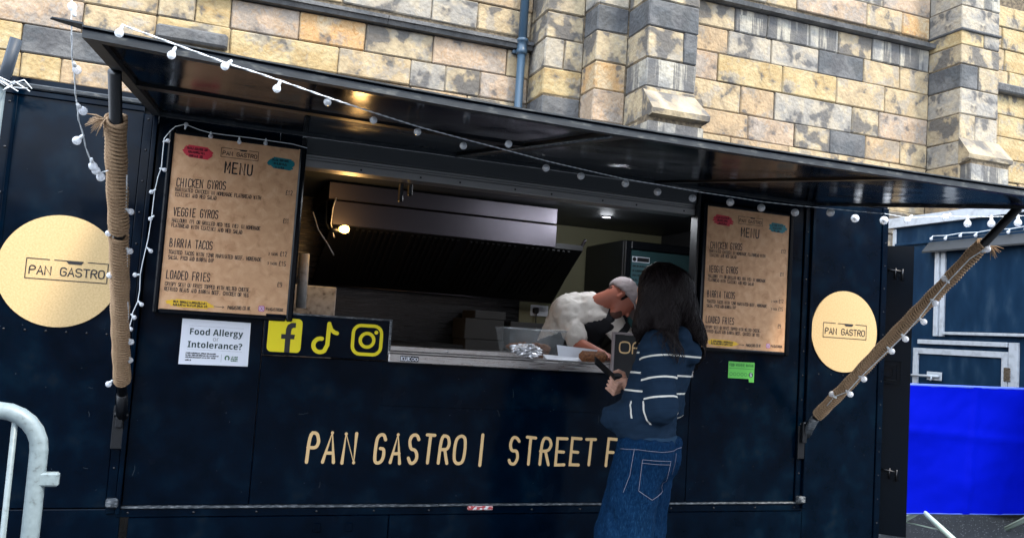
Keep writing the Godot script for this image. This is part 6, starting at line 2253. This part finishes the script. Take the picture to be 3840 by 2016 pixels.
func build_strings() -> void:
	lights("string_lights", "string of clear globe lights running under the raised hatch edge",
		[Vector3(-0.253, 2.077, 2.040), Vector3(-0.243, 2.074, 2.040), Vector3(-0.121, 2.048, 2.040), Vector3(0.010, 2.020, 2.040), Vector3(0.084, 2.008, 2.040), Vector3(0.149, 1.996, 2.040), Vector3(0.287, 1.971, 2.031), Vector3(0.451, 1.993, 1.852), Vector3(0.637, 2.016, 1.662), Vector3(0.840, 2.037, 1.495), Vector3(1.064, 2.058, 1.321), Vector3(1.313, 2.083, 1.118), Vector3(1.560, 2.102, 0.961), Vector3(1.854, 2.125, 0.777), Vector3(2.068, 2.131, 0.725), Vector3(2.340, 2.144, 0.622), Vector3(2.570, 2.147, 0.596), Vector3(2.810, 2.154, 0.542), Vector3(2.983, 2.146, 0.602), Vector3(3.134, 2.134, 0.700), Vector3(3.267, 2.129, 0.746), Vector3(3.375, 2.117, 0.837)],
		[[Vector3(-0.254, 2.074, 2.040), Vector3(-0.260, 2.054, 2.040), 0.0112], [Vector3(-0.121, 2.048, 2.040), Vector3(-0.131, 2.019, 2.040), 0.0111], [Vector3(0.010, 2.020, 2.040), Vector3(0.003, 2.012, 2.040), 0.0111], [Vector3(0.149, 1.996, 2.040), Vector3(0.141, 1.973, 2.040), 0.0111], [Vector3(0.287, 1.971, 2.031), Vector3(0.291, 1.983, 1.937), 0.0116], [Vector3(0.451, 1.993, 1.852), Vector3(0.475, 2.016, 1.665), 0.0129], [Vector3(0.637, 2.016, 1.662), Vector3(0.658, 2.034, 1.516), 0.0138], [Vector3(0.840, 2.037, 1.495), Vector3(0.900, 2.065, 1.263), 0.0151], [Vector3(1.064, 2.058, 1.321), Vector3(0.989, 2.031, 1.543), 0.0140], [Vector3(1.313, 2.083, 1.118), Vector3(1.437, 2.123, 0.792), 0.0179], [Vector3(1.560, 2.102, 0.961), Vector3(1.692, 2.144, 0.620), 0.0191], [Vector3(1.822, 2.117, 0.839), Vector3(1.983, 2.155, 0.530), 0.0200], [Vector3(2.068, 2.131, 0.725), Vector3(2.319, 2.187, 0.266), 0.0217], [Vector3(2.340, 2.144, 0.622), Vector3(2.621, 2.203, 0.140), 0.0229], [Vector3(2.570, 2.147, 0.596), Vector3(2.826, 2.193, 0.218), 0.0231], [Vector3(2.810, 2.154, 0.542), Vector3(3.122, 2.207, 0.106), 0.0243], [Vector3(2.983, 2.146, 0.602), Vector3(3.388, 2.210, 0.082), 0.0251], [Vector3(3.093, 2.128, 0.748), Vector3(3.355, 2.166, 0.439), 0.0237], [Vector3(3.267, 2.129, 0.746), Vector3(3.708, 2.190, 0.242), 0.0254], [Vector3(3.375, 2.117, 0.837), Vector3(3.797, 2.173, 0.386), 0.0252]], 0.015, 0.0022, M.bulb_frost, true)
	lights("string_lights", "globe lights strung from the truck's right corner towards the blue trailer",
		[Vector3(4.136, 2.290, 0.030), Vector3(4.343, 2.284, 0.030), Vector3(4.519, 2.311, 0.030), Vector3(4.667, 2.332, 0.030), Vector3(4.847, 2.347, 0.030), Vector3(5.064, 2.370, 0.030), Vector3(5.312, 2.403, 0.030), Vector3(5.615, 2.444, 0.030)],
		[[Vector3(4.343, 2.284, 0.030), Vector3(4.326, 2.269, 0.030), 0.0231], [Vector3(4.667, 2.332, 0.030), Vector3(4.650, 2.322, 0.030), 0.0239], [Vector3(4.847, 2.347, 0.030), Vector3(4.849, 2.300, 0.030), 0.0245], [Vector3(5.064, 2.370, 0.030), Vector3(5.065, 2.323, 0.030), 0.0251], [Vector3(5.312, 2.403, 0.030), Vector3(5.314, 2.355, 0.030), 0.0258]], 0.015, 0.0022, M.bulb_glass, true)
	lights("string_lights", "loose globe lights hanging from the hatch's front left corner",
		[Vector3(-0.408, 2.195, 1.900), Vector3(-0.397, 2.159, 1.900), Vector3(-0.394, 2.112, 1.900), Vector3(-0.397, 2.073, 1.840), Vector3(-0.400, 2.034, 1.780), Vector3(-0.397, 2.002, 1.732), Vector3(-0.398, 1.963, 1.678), Vector3(-0.395, 1.939, 1.646), Vector3(-0.394, 1.904, 1.600), Vector3(-0.383, 1.869, 1.554), Vector3(-0.378, 1.837, 1.516), Vector3(-0.367, 1.809, 1.482), Vector3(-0.355, 1.785, 1.454), Vector3(-0.338, 1.775, 1.439), Vector3(-0.315, 1.784, 1.446)],
		[[Vector3(-0.387, 2.122, 1.900), Vector3(-0.395, 2.146, 1.900), 0.0120], [Vector3(-0.397, 2.028, 1.770), Vector3(-0.390, 2.015, 1.750), 0.0125], [Vector3(-0.394, 1.939, 1.646), Vector3(-0.381, 1.926, 1.626), 0.0130], [Vector3(-0.383, 1.867, 1.552), Vector3(-0.401, 1.851, 1.536), 0.0133], [Vector3(-0.363, 1.808, 1.480), Vector3(-0.359, 1.790, 1.460), 0.0136], [Vector3(-0.344, 1.778, 1.444), Vector3(-0.338, 1.763, 1.426), 0.0137], [Vector3(-0.360, 1.787, 1.456), Vector3(-0.351, 1.779, 1.446), 0.0136]], 0.015, 0.0018, M.bulb_glass, true)
	lights("string_lights", "globe lights wound round the left rope bound stay",
		[Vector3(-0.287, 1.818, 1.151), Vector3(-0.288, 1.757, 1.078), Vector3(-0.290, 1.706, 1.016), Vector3(-0.331, 1.649, 0.949), Vector3(-0.333, 1.609, 0.900), Vector3(-0.286, 1.578, 0.863), Vector3(-0.285, 1.514, 0.786), Vector3(-0.329, 1.480, 0.747), Vector3(-0.327, 1.420, 0.674), Vector3(-0.283, 1.376, 0.622), Vector3(-0.280, 1.311, 0.544), Vector3(-0.313, 1.224, 0.440), Vector3(-0.286, 1.216, 0.429), Vector3(-0.279, 1.137, 0.335), Vector3(-0.282, 1.023, 0.199), Vector3(-0.307, 1.007, 0.179), Vector3(-0.334, 1.031, 0.208), Vector3(-0.347, 1.017, 0.191)],
		[[Vector3(-0.289, 1.713, 1.026), Vector3(-0.273, 1.705, 1.015), 0.0117], [Vector3(-0.336, 1.642, 0.940), Vector3(-0.349, 1.626, 0.921), 0.0120], [Vector3(-0.286, 1.579, 0.865), Vector3(-0.276, 1.570, 0.854), 0.0122], [Vector3(-0.330, 1.480, 0.746), Vector3(-0.347, 1.476, 0.741), 0.0126], [Vector3(-0.318, 1.238, 0.456), Vector3(-0.321, 1.220, 0.435), 0.0136], [Vector3(-0.281, 1.223, 0.438), Vector3(-0.270, 1.211, 0.424), 0.0136], [Vector3(-0.281, 1.144, 0.344), Vector3(-0.274, 1.128, 0.324), 0.0140], [Vector3(-0.344, 1.028, 0.205), Vector3(-0.360, 1.010, 0.183), 0.0145]], 0.015, 0.003, M.bulb_glass, false)
	lights("string_lights", "globe lights wound round the right rope bound stay",
		[Vector3(3.545, 1.923, 1.342), Vector3(3.545, 1.868, 1.230), Vector3(3.545, 1.758, 1.101), Vector3(3.545, 1.664, 1.004), Vector3(3.545, 1.571, 0.921), Vector3(3.545, 1.475, 0.817), Vector3(3.545, 1.401, 0.724), Vector3(3.545, 1.235, 0.513), Vector3(3.545, 1.144, 0.413), Vector3(3.545, 1.107, 0.309), Vector3(3.545, 1.047, 0.245)],
		[[Vector3(3.545, 1.899, 1.302), Vector3(3.545, 1.907, 1.329), 0.0161], [Vector3(3.545, 1.758, 1.101), Vector3(3.545, 1.775, 1.079), 0.0166], [Vector3(3.545, 1.664, 1.004), Vector3(3.545, 1.650, 1.025), 0.0167], [Vector3(3.545, 1.571, 0.921), Vector3(3.545, 1.553, 0.954), 0.0169], [Vector3(3.545, 1.475, 0.817), Vector3(3.545, 1.460, 0.834), 0.0171], [Vector3(3.545, 1.401, 0.724), Vector3(3.545, 1.391, 0.739), 0.0174], [Vector3(3.545, 1.235, 0.513), Vector3(3.545, 1.226, 0.539), 0.0179], [Vector3(3.545, 1.107, 0.309), Vector3(3.545, 1.119, 0.285), 0.0185], [Vector3(3.545, 1.144, 0.413), Vector3(3.545, 1.132, 0.436), 0.0181]], 0.015, 0.003, M.bulb_glass, false)
	lights("string_lights", "fine fairy lights looped over the left menu board's frame and side",
		[Vector3(0.431, 2.216, 0.050), Vector3(0.358, 2.226, 0.050), Vector3(0.228, 2.228, 0.050), Vector3(0.160, 2.229, 0.050), Vector3(0.102, 2.228, 0.050), Vector3(0.026, 2.227, 0.050), Vector3(-0.031, 2.227, 0.050), Vector3(-0.085, 2.235, 0.050), Vector3(-0.150, 2.253, 0.050), Vector3(-0.193, 2.235, 0.050), Vector3(-0.217, 2.205, 0.050), Vector3(-0.237, 2.171, 0.050), Vector3(-0.237, 2.032, 0.050), Vector3(-0.248, 1.983, 0.050), Vector3(-0.256, 1.915, 0.050), Vector3(-0.258, 1.800, 0.050), Vector3(-0.264, 1.686, 0.050), Vector3(-0.270, 1.640, 0.050), Vector3(-0.278, 1.571, 0.050), Vector3(-0.283, 1.514, 0.050), Vector3(-0.279, 1.440, 0.050), Vector3(-0.283, 1.387, 0.050), Vector3(-0.299, 1.336, 0.050), Vector3(-0.300, 1.308, 0.050), Vector3(-0.308, 1.261, 0.050), Vector3(-0.304, 1.159, 0.050)],
		[[Vector3(-0.031, 2.227, 0.050), Vector3(-0.030, 2.210, 0.050), 0.0107], [Vector3(0.102, 2.226, 0.050), Vector3(0.104, 2.201, 0.050), 0.0107], [Vector3(0.228, 2.228, 0.050), Vector3(0.228, 2.212, 0.050), 0.0107], [Vector3(-0.148, 2.238, 0.050), Vector3(-0.146, 2.252, 0.050), 0.0107], [Vector3(-0.236, 2.156, 0.050), Vector3(-0.220, 2.163, 0.050), 0.0107], [Vector3(-0.238, 2.024, 0.050), Vector3(-0.222, 2.021, 0.050), 0.0106], [Vector3(-0.257, 1.919, 0.050), Vector3(-0.270, 1.909, 0.050), 0.0106], [Vector3(-0.254, 1.791, 0.050), Vector3(-0.263, 1.781, 0.050), 0.0106], [Vector3(-0.265, 1.644, 0.050), Vector3(-0.248, 1.629, 0.050), 0.0105], [Vector3(-0.284, 1.514, 0.050), Vector3(-0.306, 1.511, 0.050), 0.0105], [Vector3(-0.280, 1.389, 0.050), Vector3(-0.265, 1.375, 0.050), 0.0105], [Vector3(-0.301, 1.322, 0.050), Vector3(-0.290, 1.312, 0.050), 0.0105], [Vector3(-0.310, 1.266, 0.050), Vector3(-0.301, 1.257, 0.050), 0.0105]], 0.015, 0.0022, M.bulb_glass, false)
